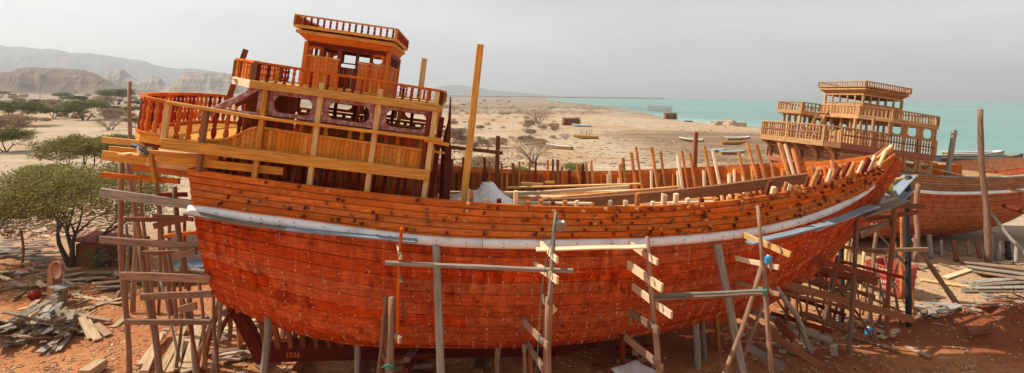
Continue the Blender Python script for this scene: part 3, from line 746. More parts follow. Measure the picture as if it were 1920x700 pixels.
# wheelhouse
m1w = dict(m1); m1w['rail'] = 'yellow'
wheelhouse(dhow, F1, m1w, -.45, 2.08, 1.5, 1.85, 2.80, 3.20, door=(.62, 1.14))
# studs and temporary posts standing on the dhow
def bpost(px0, py0, px1, py1, Y, w, h, mt, name='post', **k):
    return beam(name, P(px0, py0, Y), P(px1, py1, Y), w, h, M[mt], dhow, up=(0, 1, 0), **k)
bpost(461, 93, 424, 200, 17.4, .15, .12, 'brown'); bpost(796, 110, 789, 168, 17.2, .16, .13, 'pale')
bpost(901, 84, 869, 376, 15.6, .20, .16, 'yellow', 'tall_post', jit=.006, k=3)
Pm = [P(845, 182, 16.8), P(843, 225, 16.8), P(837, 268, 16.8), P(837, 280, 16.8), P(833, 376, 16.8)]
v, f = tube_geo(Pm, [.02, .05, .13, .17, .17], 4); obj('pointed_post', v, f, M['darkred'], dhow, Matrix())
bpost(934, 255, 930, 395, 19.8, .15, .15, 'brown'); bpost(808, 272, 943, 287, 17.2, .10, .22, 'brown', 'cross_timber')
bpost(796, 262, 842, 272, 15.4, .1, .08, 'yellow', 'cross_timber')
bpost(1305, 248, 1302, 330, 22.4, .16, .14, 'brown')
# frames: far side timbers inside the planking, near side heads above the gunwale
def frame(x, side, l_from_top, above, w, mt, lean=0.0):
    s = sec(x); top = s.L[-1]
    p_top = s.point(top, side, -.14); p_low = s.point(max(0, top - l_from_top), side, -.16)
    d = (p_top - p_low).normalized()
    e = p_top + d * above + Vector((lean * above, 0, 0)); p_top = p_top + Vector((0, 0, 0))
    L, Mx = basis(BOAT1 @ p_low, BOAT1 @ e, up=(1, 0, 0))
    v, f = beam_geo(L, w, w * .85, w * .14, .012, rng, 2)
    return obj('frame_timber', v, f, M[mt], dhow, Mx)
xx = -3.3; i = 0
fm = ['frame', 'brown', 'frame', 'top', 'darkred', 'brown']
while xx < 12.6:
    long = rng.random() < .58
    mt = fm[rng.randrange(6)] if xx < 3.5 else ('cut' if rng.random() < .42 else ('frame' if rng.random() < .7 else 'top'))
    ab = rng.uniform(.18, .5) if long and xx < 5 else (rng.uniform(.35, .95) if long and xx < 11.5 else rng.uniform(-.35, .05))
    frame(xx + rng.uniform(-.06, .06), 1, 1.9 if xx < 9 else 1.2, ab, rng.uniform(.10, .15), mt, lean=-.35 if xx > 3 else 0)
    xx += rng.uniform(.19, .27); i += 1
xx = -1.7; i = 0
while xx < 13.0:
    hi = rng.choice([.06, .10, .14, .30, .36]) if xx < 7 else rng.uniform(.05, .6)
    frame(xx, -1, 1.1 if xx < 10 else .7, hi, rng.uniform(.12, .17) if xx < 8 else rng.uniform(.09, .14), 'cut' if rng.random() < .4 else ('frame' if rng.random() < .7 else 'darkred'), lean=0 if xx < 7 else .6)
    xx += rng.uniform(.30, .55) if xx < 8 else rng.uniform(.15, .22); i += 1
# stem head timbers
for k, (dx, dz, mt) in enumerate(((0, .25, 'frame'), (.18, .34, 'cut'), (-.2, .15, 'brown'), (.3, .18, 'frame'))):
    beam('stem_head', (12.9 + dx, -.12 + .09 * k, 6.8 + dz * .4), (13.9 + dx * .4, -.1 + .08 * k, 7.48 + dz * .6), .11, .14, M[mt], dhow, F=BOAT1, jit=.02)
# deck beams and loose deck planking inside
for k in range(22):
    y_ = -2.7 + k * .27
    x0 = -2.8 + rng.uniform(-.5, .5); x1 = 8.6 - abs(y_) * .9 + rng.uniform(-.6, .4)
    beam('deck_plank', (x0, y_, 5.40 + .10 * (x0 < -2)), (x1, y_, 5.55 + rng.uniform(0, .05)), .24, .05, M['frame' if k % 3 else 'cut'], dhow, F=BOAT1, jit=.01, k=4, bow=-.07)
beam('stringer', P(1010, 384, 17.9), P(1512, 334, 17.4), .18, .34, M['brown'], dhow, k=6, jit=.01, bow=-.12)
beam('stringer', P(945, 366, 19.2), P(1180, 350, 19.0), .12, .12, M['cut'], dhow); beam('stringer', P(960, 380, 18.2), P(1270, 352, 18.6), .14, .12, M['frame'], dhow)
beam('deck_plank', P(870, 378, 17.6), P(1110, 382, 16.6), .2, .06, M['cut'], dhow); beam('deck_plank', P(950, 352, 20.4), P(1200, 345, 20.4), .2, .05, M['pale'], dhow)
beam('cross_cleat', P(977, 344, 21.6), P(1018, 346, 21.6), .05, .1, M['pale'], dhow); beam('cross_cleat', P(1022, 342, 21.6), P(1040, 342, 21.6), .05, .1, M['pale'], dhow)
# treenails sticking out of the topside planks
PEG = []
for k in range(4):
    v, f = beam_geo(.15, .062 + .012 * k, .066, .010, .01, rng, 1); PEG.append(mesh('peg', v, f, M[('darkred', 'brown', 'darkred', 'frame')[k]]))
npeg = 0
while npeg < 235:
    x = XA + .3 + (rng.random() ** .72) * 22.2
    s = sec(x); row = NLOW + rng.randrange(NUP); l = lerp(s.rows[row], s.rows[row + 1], rng.choice([.3, .5, .7]) + rng.uniform(-.1, .1))
    if row == NLOW and l - s.lr < .22: continue
    p = s.point(l, -1, .02); q = s.point(l, -1, .5)
    d = (q - p).normalized(); d = (d + Vector((rng.uniform(-.3, .3), 0, rng.uniform(-.35, .2)))).normalized()
    Mx = d.to_track_quat('X', 'Z').to_matrix().to_4x4(); Mx.translation = p
    inst('peg', PEG[rng.randrange(4)], dhow, BOAT1 @ Mx); npeg += 1
# nail heads on the bottom planks
V, F = [], []
for k in range(1100):
    x = XA + .25 + rng.random() * 20; x = round(x / .42) * .42 + rng.uniform(-.03, .03)
    if x > 11 or x < XA: continue
    s = sec(x); p = s.point(s.lr * rng.uniform(.3, .97) , -1, .012); e = rng.choice([.008, .010, .014])
    g_ = box_geo(p, (e * 2, e * 2, e * 2)); b0 = len(V); V += g_[0]; F += [tuple(b0 + i for i in q) for q in g_[1]]
tag(obj('nail_heads', V, F, M['cut'], dhow), kind='stuff')
V, F = [], []
x = -9.1
while x < 12.2:
    s = sec(x)
    for o_ in (-.06, .05):
        p = s.point(s.lr + o_, -1, .125); g_ = box_geo(p, (.022, .022, .022)); b0 = len(V); V += g_[0]; F += [tuple(b0 + i for i in q) for q in g_[1]]
    x += rng.uniform(.3, 1.1)
tag(obj('bolt_heads', V, F, M['black'], dhow), kind='stuff')
# painted number on the keel
def text_obj(name, s, size, mat, parent, mw, align='CENTER', font=None):
    cu = bpy.data.curves.new(name, 'FONT'); cu.body = s; cu.size = size; cu.align_x = align; cu.extrude = .004
    if font: cu.font = font
    o = bpy.data.objects.new(name, cu); col.objects.link(o)
    dg = bpy.context.evaluated_depsgraph_get(); me = bpy.data.meshes.new_from_object(o.evaluated_get(dg))
    bpy.data.objects.remove(o); bpy.data.curves.remove(cu)
    me.materials.clear(); me.materials.append(mat); me.name = name
    return inst(name, me, parent, mw)
text_obj('painted_number', '1036', .25, M['orangel'], keel1, BOAT1 @ Matrix.Translation((-7.3, -.158, .5)) @ Matrix.Rotation(R(90), 4, 'X'))

# ------------------------------------------------------------------ the far dhow
BOAT2 = Matrix.Translation((27.65, 36.5, 0)) @ Matrix.Rotation(R(14.5), 4, 'Z')
dhow2 = thing('dhow', 'older dry brown wooden dhow with three railed decks standing near the sea', 'boat', BOAT2)
zm2 = lambda z: .82 * z - .6
dhow_hull(dhow2, seed=9, zmap=zm2, mats=('old_top', 'old_low', 'old_top'))
F2 = BOAT2 @ Matrix.Translation((-6.27, 0, 6.44)) @ Matrix.Rotation(T, 4, 'Y')
m2 = dict(rail='tan', slat='tan', dark='tan', soffit='tan', balmat='tanz')
plan = [(3.9, -HWD), (-3.3, -HWD), (-4.0, -2.6), (-4.3, 0), (-4.0, 2.6), (-3.3, HWD), (3.9, HWD)]
v, f = extrude_poly(list(reversed(plan)), -.12, -.02); f = [tuple(reversed(q)) for q in f]
md2 = obj('main_deck', v, f, M['tan'], dhow2, F2)
loop = plan + plan[:1]
for (p, q) in zip(plan, plan[1:]): beam('edge_band', (p[0], p[1] * 1.01, -.15), (q[0], q[1] * 1.01, -.15), .12, .34, M['tan' if q[0] < -3 and p[0] < 3 else 'tanred'], md2, F=F2)
balustrade(md2, F2, plan, .02, lambda a_: .92, .21, .055, M['tanz'], M['tan'], rail=(.15, .08), post_w=.14)
for sy in (-1, 1): beam('mid_rail', (-3.2, sy * (HWD + .07), .48), (3.8, sy * (HWD + .07), .48), .05, .09, M['tanred'], md2, F=F2)
beam('mid_rail', (-4.08, -2.4, .48), (-4.37, -.2, .48), .05, .09, M['tanred'], md2, F=F2); beam('mid_rail', (-4.37, -.2, .48), (-4.08, 2.4, .48), .05, .09, M['tanred'], md2, F=F2)
for sy in (-1, 1):
    for a_ in (-1.0, .2, 1.4, 2.6, 3.8): beam('post', (a_, sy * (HWD - .05), -.1), (a_, sy * (HWD - .05), 1.7), .15, .15, M['tan'], dhow2, F=F2)
    for (s0, s1) in ((.28, 1.32), (1.48, 2.52), (2.68, 3.72)):
        v, f = rounded_panel(s0, s1, .90, 1.68, s0 + .16, s1 - .16, 1.0, 1.56, .2, .07, sy * (HWD - .05)); obj('window_board', v, f, M['tan'], dhow2, F2)
    slats(dhow2, F2, -1.0, 1.3, sy * (HWD - .9), lambda a_: 0, lambda a_: .85, .16, M['tan'], name='cabin_slat')
    for a_ in (-1.0, -.55, -.1, .35, .8, 1.3): beam('window_post', (a_, sy * (HWD - .9), .8), (a_, sy * (HWD - .9), 1.68), .12, .1, M['tan'], dhow2, F=F2)
G2_ = F2 @ Matrix.Rotation(R(90), 4, 'Z')
slats(dhow2, G2_, -2.2, 2.2, 1.0, lambda a_: 0, lambda a_: .85, .2, M['tan'], name='cabin_slat')
for y_ in (-2.2, -1.5, -.8, 0, .8, 1.5, 2.2): beam('window_post', (-1.0, y_, .8), (-1.0, y_, 1.68), .14, .12, M['tan'], dhow2, F=F2)
up2 = [(3.9, -HWD), (.3, -HWD), (-1.2, -2.2), (-1.5, .4), (-2.6, .8), (-2.9, 2.6), (-1.4, HWD), (3.9, HWD)]
v, f = extrude_poly(list(reversed(up2)), 1.68, 1.80); f = [tuple(reversed(q)) for q in f]
ud2 = obj('upper_deck', v, f, M['tan'], dhow2, F2)
loop = up2 + up2[:1]
for (p, q) in zip(loop, loop[1:]): beam('edge_band', (p[0], p[1] * 1.01, 1.76), (q[0], q[1] * 1.01, 1.76), .12, .24, M['tan'], ud2, F=F2)
balustrade(ud2, F2, loop, 1.88, lambda a_: 2.42, .22, .05, M['tanz'], M['tan'], rail=(.13, .07), post_w=.13, skip=())
for a_, y_ in ((-2.6, 2.3), (-2.5, 1.0), (-1.2, -2.0), (-1.3, .2), (-1.9, 2.6)): beam('deck_post', (a_, y_, 0), (a_, y_, 1.7), .16, .16, M['tan'], dhow2, F=F2)
wheelhouse(dhow2, F2, m2, -.2, 2.9, 1.45, 1.86, 2.72, 3.28, full_pillars=True)
lad = obj('ladder', *join(*[beam_geo(.05, .05, .05)]), M['tan'], dhow2, F2 @ Matrix.Translation((-1.9, .1, .9)))
for y_ in (-.35, .35): beam('ladder_rail', (-2.6, y_ + .1, .02), (-1.5, y_ + .1, 2.1), .06, .14, M['tan'], lad, F=F2)
for k in range(6): beam('ladder_tread', (lerp(-2.5, -1.6, k / 5), -.25, lerp(.2, 1.9, k / 5)), (lerp(-2.5, -1.6, k / 5), .45, lerp(.2, 1.9, k / 5)), .16, .04, M['tan'], lad, F=F2)
# arched knees under the stern deck and openings below the side
for y_ in (-2.6, -1.3, 0, 1.3, 2.6):
    pts = [Vector((-3.9, y_, -.3)), Vector((-3.5, y_, -.42)), Vector((-3.2, y_, -.7)), Vector((-3.05, y_, -1.3))]
    v, f = tube_geo(pts, [.09, .1, .11, .12], 6); obj('knee', v, f, M['tan'], dhow2, F2, smooth=True)
for (s0, s1) in ((.3, 1.4), (1.5, 2.6), (2.7, 3.8)):
    for sy in (-1, 1):
        v, f = rounded_panel(s0, s1, -1.15, -.28, s0 + .2, s1 - .2, -.92, -.42, .2, .08, sy * (HWD - .02)); obj('bulwark_board', v, f, M['tan'], dhow2, F2)
for sy in (-1, 1):
    for k in range(4): beam('bulwark_plank', (-3.1, sy * (HWD - .12), -.45 - .27 * k), (.28, sy * (HWD - .12), -.45 - .27 * k), .05, .255, M['old_top' if k % 2 else 'tanred'], dhow2, F=F2)
for k in range(5): beam('stern_plank', (-3.0, -2.9, -.45 - .27 * k), (-3.0, 2.9, -.45 - .27 * k), .05, .255, M['old_top' if k % 2 else 'tanred'], dhow2, F=F2)
for k in range(16):
    x = -8.5 + k * 1.2; s = sec(min(x, 12.5)); p = s.point(s.L[-1], -1, 0)
    beam('gunwale_cap', (x, p.y + .05, zm2(p.z) + .05), (x + 1.2, sec(min(x + 1.2, 13)).point(9, -1).y + .05, zm2(sec(min(x + 1.2, 13)).point(9, -1).z) + .05), .28, .09, M['grey'], dhow2, F=BOAT2) if x < 11 else None
for k in range(18):
    y_ = -2.6 + k * .3; beam('deck_plank', (-3.0, y_, 4.1), (8.4, y_, 4.0), .28, .05, M['tan'], dhow2, F=BOAT2)
beam('post', P(1790, 244, 34), P(1776, 332, 34), .26, .2, M['grey'], dhow2, up=(0, 1, 0))
v, f = box_geo((1.4, .2, 4.55), (3.2, 2.0, .9)); hb = obj('hatch', v, f, M['tan'], dhow2)
for k in range(12): beam('hatch_slat', (-.1 + k * .27, -.84, 4.1), (-.1 + k * .27, -.84, 5.05), .24, .05, M['slat'], hb, F=BOAT2, up=(0, 1, 0))
beam('timber', P(1756, 318, 34.3), P(1800, 328, 34), .9, .08, M['cut'], dhow2); beam('timber', P(1870, 352, 34), P(1935, 362, 33.6), .16, .14, M['frame'], dhow2)
beam('timber', P(1690, 298, 33), P(1745, 306, 33.4), .9, .1, M['redpaint'], dhow2)

# ------------------------------------------------------------------ scaffolding round the near dhow
def pp(parent, name, a_, b_, Y0, Y1, r0, r1, mt, bend=.012):
    return pole(name, P(a_[0], a_[1], Y0), P(b_[0], b_[1], Y1), r0, r1, M[mt], parent, bend)
def bb(parent, name, a_, b_, Y0, Y1, w, h, mt, **k):
    return beam(name, P(a_[0], a_[1], Y0), P(b_[0], b_[1], Y1), w, h, M[mt], parent, jit=k.pop('jit', .012), k=k.pop('k', 3), **k)
def gz(px, Y): return 179 + (px - 960) * .0115 + 1000 * CAM_H / Y      # picture row of the ground at depth Y

sc1 = thing('scaffold', 'rickety pole and board scaffold around the stern of the near dhow', 'scaffold', G(290, 700))
for (x0, y0, x1, y1, Y, r0, r1, mt) in ((243, 153, 249, 585, 22.6, .10, .075, 'weather'), (228, 302, 243, 0, 17.6, .09, .08, 'weather'), (263, 450, 302, 0, 16.9, .11, .09, 'weather'), (285, 250, 322, 588, 22.2, .10, .08, 'weather'),
                                        (237, 300, 268, 470, 19.0, .08, .08, 'weather'), (327, 350, 352, 540, 16.0, .09, .07, 'weather'), (350, 530, 372, 0, 16.2, .07, .06, 'grey'), (342, 560, 392, 0, 16.0, .06, .05, 'brown'), (299, 200, 297, 590, 22.4, .07, .07, 'weather')):
    if y1 == 0: y1 = gz(x1, Y) + 6
    pp(sc1, 'pole', (x1, y1), (x0, y0), Y, Y, r0, r1, mt)
for (x0, y0, x1, y1, Y, h, mt) in ((193, 262, 272, 270, 17.3, .20, 'yellow'), (205, 279, 480, 304, 17.6, .16, 'yellow'), (193, 291, 300, 305, 15.7, .28, 'yellow'), (276, 304, 388, 318, 15.5, .22, 'pale'), (250, 312, 390, 330, 15.9, .24, 'top'), (190, 328, 336, 340, 15.6, .15, 'top'), (188, 361, 386, 388, 15.4, .26, 'grey'),
                                   (235, 412, 350, 411, 16.8, .14, 'brown'), (188, 449, 384, 464, 15.5, .20, 'weather'), (267, 474, 368, 473, 16.6, .13, 'brown'), (228, 517, 394, 523, 15.5, .22, 'weather'), (264, 557, 398, 551, 15.8, .19, 'weather'), (238, 604, 396, 604, 16.0, .15, 'weather'), (288, 405, 362, 411, 15.4, .11, 'brown'), (308, 443, 368, 436, 17.2, .12, 'top'), (298, 366, 350, 365, 18.5, .16, 'darkred')):
    bb(sc1, 'board', (x0, y0), (x1, y1), Y, Y - .1, .09, h, mt)
bb(sc1, 'board', (289, 424), (352, 408), 15.3, 15.3, .08, .17, 'brown'); bb(sc1, 'board', (326, 480), (368, 470), 15.3, 15.3, .1, .2, 'weather')
bb(sc1, 'cleat', (337, 582), (369, 573), 15.2, 15.2, .08, .22, 'weather'); bb(sc1, 'bracket', (284, 290), (292, 342), 15.4, 15.4, .12, .1, 'yellow')
for (x0, y0, x1, y1, Y0, Y1, r, mt) in ((262, 330, 290, 600, 20.0, 20.4, .07, 'weather'), (318, 410, 330, 610, 19.6, 20.0, .07, 'weather'), (300, 520, 340, 690, 18.6, 18.2, .05, 'grey'), (346, 400, 360, 600, 17.6, 18.4, .06, 'brown'), (236, 420, 240, 600, 21.6, 21.8, .07, 'grey'), (340, 500, 330, 690, 17.4, 17.9, .05, 'weather'), (372, 520, 385, 690, 17.0, 17.6, .06, 'weather')):
    pp(sc1, 'pole', (x1, y1), (x0, y0), Y1, Y0, r, r * .85, mt, .02)
# small things lying on the top stern board
for k, (x, y) in enumerate(((232, 290), (257, 291))):
    o = beam('wood_offcut', P(x, y - 2, 15.7), P(x + 14, y - 1, 15.55), .32, .05, M['pale'], jit=.01); tag(o, 'pale square offcut lying on the top stern scaffold board', 'offcut', 'offcuts on the stern board')
cup = thing('paint_pot', 'small white pot standing on the stern scaffold board', 'pot', P(262, 289, 15.6))
v, f = lathe([(.05, 0), (.065, .02), (.07, .16), (.075, .17), (.06, .175), (.055, .03), (.001, .025)], 12); obj('body', v, f, M['boatw'], cup, Matrix.Translation(P(262, 288, 15.6)), True)
v, f = lathe([(.078, .165), (.08, .18), (.02, .19), (.001, .19)], 12); obj('lid', v, f, M['boatw'], cup, Matrix.Translation(P(262, 288, 15.6)), True)
hosep = [P(*q) for q in ((246, 272, 15.75), (253, 274, 15.7), (261, 276, 15.62), (270, 282, 15.55), (279, 291, 15.5), (283, 299, 15.42))]
v, f = tube_geo(hosep, [.05, .08, .07, .06, .04, .02], 8); o = obj('tool_bag', v, f, M['black'], None, None, True); tag(o, 'black limp tool bag hanging over the stern scaffold boards', 'bag')

def torus(r, q, n=20, m=8):
    V = [((r + q * math.cos(2 * math.pi * j / m)) * math.cos(2 * math.pi * i / n), (r + q * math.cos(2 * math.pi * j / m)) * math.sin(2 * math.pi * i / n), q * 1.3 * math.sin(2 * math.pi * j / m)) for i in range(n) for j in range(m)]
    return V, [(i * m + j, ((i + 1) % n) * m + j, ((i + 1) % n) * m + (j + 1) % m, i * m + (j + 1) % m) for i in range(n) for j in range(m)]
_v, _f = torus(.12, .022, 12, 5); LASH = mesh('lashing', _v, _f, M['board'], True)
def ladder_frame(label, name, poles, rungs, base, grp='upright scaffolds along the near dhow'):
    th_ = thing(name, label, 'scaffold', G(*base), grp)
    for q in poles: pp(th_, 'pole', *q)
    for (a_, b_, Y0, Y1, h, mt) in rungs:
        bb(th_, 'board', a_, b_, Y0, Y1, .07, h, mt)
        if Y0 - Y1 > .5:
            c = P(*a_, Y0).lerp(P(*b_, Y1), .78); inst('lashing', LASH, th_, Matrix.Translation(c) @ Matrix.Rotation(R(70), 4, 'Y') @ Matrix.Rotation(rng.uniform(0, 3), 4, 'Z'))
    return th_
YN = 14.0
ladder_frame('thin single-plank upright with short rungs between the grey prop and the stern', 'ladder_scaffold',
             [((722, gz(722, 14.2)), (735, 558), 14.2, 14.2, .11, .09, 'weather', .01), ((700, gz(700, 14.5)), (723, 556), 14.5, 14.4, .05, .05, 'weather', .01), ((731, gz(731, 14.6)), (725, 590), 14.6, 14.6, .06, .06, 'brown', .01)],
             [((745, 625), (752, 428), 14.2, 14.2, .10, 'top'), ((720, 600), (751, 640), 15.0, 14.0, .19, 'weather'), ((717, 596), (722, 612), 15.0, 14.95, .12, 'weather'), ((745, 460), (752, 483), 14.6, 14.0, .1, 'cut'), ((748, 505), (751, 530), 14.5, 14.1, .07, 'grey'), ((755, 560), (760, 600), 14.6, 14.4, .05, 'brown'), ((716, 660), (735, 695), 14.8, 14.0, .2, 'weather')], (722, 700))
ladder_frame('upright with a hanging bucket and boards on two stacked poles amidships', 'ladder_scaffold',
             [((1023, gz(1023, 14.0)), (1030, 556), 14.0, 14.0, .12, .10, 'weather', .006), ((1030, 570), (1043, 398), 13.95, 13.95, .07, .05, 'grey', .01), ((984, gz(984, 14.8)), (983, 646), 14.8, 14.8, .07, .06, 'weather', .01), ((993, gz(993, 15.0)), (995, 650), 15.0, 15.0, .07, .07, 'brown', .01)],
             [((1012, 455), (1045, 489), 14.95, 13.6, .15, 'cut'), ((1004, 497), (1046, 525), 14.95, 13.6, .2, 'cut'), ((982, 603), (1027, 650), 15.0, 13.7, .2, 'weather'), ((983, 596), (979, 622), 15.0, 15.0, .1, 'weather'), ((990, 648), (1022, 698), 15.0, 13.9, .2, 'weather'), ((1030, 575), (1040, 585), 14.0, 14.0, .2, 'pale'), ((1019, 553), (1022, 571), 14.3, 14.2, .12, 'weather')], (1023, 700))
ladder_frame('leaning thin upright carrying five pale rungs forward of amidships', 'ladder_scaffold',
             [((1245, gz(1245, 14.2)), (1214, 444), 14.2, 14.2, .10, .06, 'weather', .008), ((1168, gz(1168, 16.6)), (1168, 625), 16.6, 16.6, .09, .09, 'darkred', .01)],
             [((1182, 458), (1233, 493), 15.1, 13.8, .17, 'cut'), ((1177, 496), (1241, 541), 15.2, 13.7, .24, 'cut'), ((1186, 538), (1260, 592), 15.3, 13.6, .2, 'cut'), ((1183, 586), (1235, 620), 15.4, 13.8, .2, 'weather'), ((1183, 583), (1181, 607), 15.4, 15.4, .1, 'weather'), ((1172, 632), (1242, 690), 15.6, 14.0, .22, 'weather')], (1245, 700))
ladder_frame('tall thin upright under the bow flare with a blue can tied to it', 'ladder_scaffold',
             [((1453, gz(1453, 14.9)), (1421, 386), 14.9, 14.9, .09, .05, 'weather', .006)],
             [((1393, 440), (1482, 478), 15.6, 14.4, .17, 'pale'), ((1380, 484), (1460, 502), 15.7, 14.6, .14, 'cut'), ((1382, 530), (1462, 552), 15.8, 14.6, .12, 'weather'), ((1378, 532), (1380, 545), 15.8, 15.8, .12, 'weather')], (1453, 700))
# long staging planks resting on those rungs
def plank_thing(a_, b_, Y0, Y1, w, h, mt, label, grp=None, **k):
    o = bb(None, 'staging_plank', a_, b_, Y0, Y1, w, h, mt, **k); return tag(o, label, 'plank', grp)
plank_thing((723, 493), (1074, 508), 14.2, 14.1, .14, .09, 'grey', 'long thin grey stick lying level across two uprights amidships', k=6)
plank_thing((1222, 556), (1432, 545), 14.3, 14.4, .12, .08, 'grey', 'upper of two grey sticks tied between the forward uprights', k=6)
plank_thing((1226, 562), (1430, 551), 14.2, 14.3, .10, .06, 'weather', 'lower of two grey sticks tied between the forward uprights', k=6)
plank_thing((352, 399), (562, 432), 14.75, 14.65, .35, .05, 'grey', 'grey staging plank under the white strake nearest the stern', k=5, bow=-.03)
plank_thing((540, 429), (781, 452), 14.6, 14.6, .35, .05, 'greyblue', 'blue-grey staging plank under the white strake beside the thin upright', k=5)
plank_thing((1005, 468), (1215, 462), 14.4, 14.3, .30, .04, 'cut', 'bright narrow plank lying just below the white strake amidships', k=5)
plank_thing((1405, 456), (1560, 418), 15.2, 16.2, .30, .05, 'greyblue', 'blue-painted staging plank end below the bow strake', k=4)
plank_thing((1520, 432), (1640, 386), 16.4, 18.4, .34, .05, 'greyblue', 'grey staging plank running up to the bow platform', k=4)
# props
def prop(label, a_, b_, Y0, Y1, r, mt, sq=False, bend=.01):
    if sq: o = beam('shore_prop', P(*a_, Y0), P(*b_, Y1), r * 2, r * 1.6, M[mt], None, up=(0, 1, 0), jit=.01, k=4)
    else: o = pole('shore_prop', P(*a_, Y0), P(*b_, Y1), r, r * .85, M[mt], None, bend)
    return tag(o, label, 'prop', 'timber props holding up the near dhow')
prop('grey squared plank prop standing upright against the hull amidships', (832, gz(832, 13.9)), (818, 460), 13.9, 14.85, .10, 'grey', True)
prop('grey squared prop slanting against the hull below the bow', (1418, gz(1418, 14.6)), (1345, 458), 14.6, 15.5, .10, 'grey', True)
prop('thick pale round prop under the stern quarter', (488, gz(488, 15.5)), (504, 578), 15.5, 15.9, .12, 'grey')
prop('brown pole leaning right across the slanting grey prop', (1312, gz(1312, 14.3)), (1428, 500), 14.3, 14.9, .07, 'weather')
prop('light pole crossing low in front of the bow props', (1335, gz(1335, 14.9)), (1435, 558), 14.9, 15.6, .06, 'weather')
prop('short post under the hull beside the keel number', (667, gz(667, 16.9)), (671, 636), 16.9, 16.9, .10, 'grey')
prop('short brown post under the middle of the hull', (932, gz(932, 16.6)), (934, 650), 16.6, 16.6, .10, 'weather')
prop('dark post under the forward bilge', (1308, gz(1308, 18.2)), (1304, 590), 18.2, 18.0, .13, 'grey')
prop('dark slim post beside the forward bilge post', (1321, gz(1321, 18.6)), (1317, 586), 18.6, 18.4, .10, 'grey')
prop('orange post under the forefoot', (1352, gz(1352, 19.0)), (1342, 580), 19.0, 18.4, .09, 'frame')
prop('bent silver pole leaning on the forefoot', (1526, 672), (1445, 522), 19.0, 18.0, .10, 'grey', bend=.05)
for k, (a_, b_, Y0, Y1, r, mt) in enumerate((((398, 700), (415, 556), 17.6, 17.2, .07, 'grey'), ((378, 700), (418, 560), 18.0, 17.4, .08, 'brown'), ((408, 698), (400, 556), 17.2, 16.9, .06, 'weather'), ((430, 640), (428, 560), 19.0, 17.3, .08, 'brown'), ((395, 690), (436, 570), 18.6, 17.5, .08, 'darkred'), ((360, 690), (412, 560), 18.4, 17.3, .07, 'weather'), ((447, 680), (447, 570), 20.0, 17.6, .09, 'frame'))):
    o = pole('shore_prop', P(*a_, Y0), P(*b_, Y1), r, r * .9, M[mt], None, .02); tag(o, 'rough pole in the leaning cluster under the stern corner', 'prop', 'leaning poles under the stern corner')
# keel blocks under the near dhow
for k in range(6):
    x = -7.0 + k * 2.0
    c = BOAT1 @ Vector((x, 0, .17))
    o = beam('keel_block', c + Vector((0, -.9, 0)), c + Vector((0, .9, 0)), .34, .34, M['brown'], None, jit=.02, k=2); tag(o, 'squared timber block under the keel of the near dhow', 'block', 'keel blocks')
for (x, y, Y) in ((775, 690, 17.2), (1190, 640, 17.8)):
    for k in range(7):
        c = P(x, y, Y); c.z = .12 + .17 * k; s_ = 1 if k % 2 else -1
        d = Vector((.62, .1 * s_, rng.uniform(-.02, .02))) if k % 2 else Vector((.12, .6, 0))
        o = beam('cribbing_timber', c - d, c + d, .2, .16, M['darkred' if k % 3 else 'weather'], None, jit=.02)
        tag(o, 'short dark timber in the %s crib stacked under the hull' % ('aft' if x < 900 else 'forward'), 'timber', 'crib timbers under the hull, %s' % ('aft' if x < 900 else 'forward'))
# timbers lying by the forefoot
for k, (a_, b_, Y0, Y1, h, mt) in enumerate((((1390, 592), (1545, 690), 18.6, 17.4, .22, 'brown'), ((1300, 530), (1600, 556), 20.5, 20.2, .2, 'weather'), ((1345, 560), (1560, 640), 19.5, 18.6, .2, 'grey'), ((1455, 600), (1490, 636), 18.6, 18.0, .3, 'brown'), ((1400, 650), (1470, 690), 18.0, 17.4, .24, 'grey'))):
    o = bb(None, 'timber', a_, b_, Y0, Y1, .14, h, mt); tag(o, ('long brown timber sloping down beside the forefoot', 'pale long timber lying level behind the forefoot', 'grey timber sloping between the bow props', 'short thick brown timber on end grain by the thin bow upright', 'grey timber end poking out low under the bow')[k], 'timber')

# bow scaffold
sc2 = thing('scaffold', 'tall scaffold with a plank platform under the bow of the near dhow', 'scaffold', G(1650, 640))
for (x0, y0, x1, y1, r, mt) in ((1703, 330, 1702, 640, .11, 'black'), (1578, 430, 1577, 618, .10, 'black'), (1676, 385, 1664, 655, .09, 'brown'), (1607, 405, 1590, 680, .08, 'weather'), (1646, 420, 1626, 612, .09, 'weather'), (1540, 470, 1560, 620, .06, 'brown'), (1620, 470, 1613, 570, .07, 'pale'), (1590, 440, 1585, 560, .08, 'pale'), (1560, 500, 1543, 600, .07, 'brown'), (1500, 515, 1488, 600, .08, 'brown'), (1642, 500, 1670, 612, .06, 'grey'), (1470, 540, 1478, 640, .07, 'frame')):
    Yg = CAM_H / ((y1 - gz(x1, 1e9)) / 1000)
    pp(sc2, 'pole', (x1, y1), (x0, y0), Yg, Yg, r, r * .9, mt)
pp(sc2, 'pole', (1537, 655), (1572, 480), 19.9, 19.4, .10, .09, 'weather', .006)
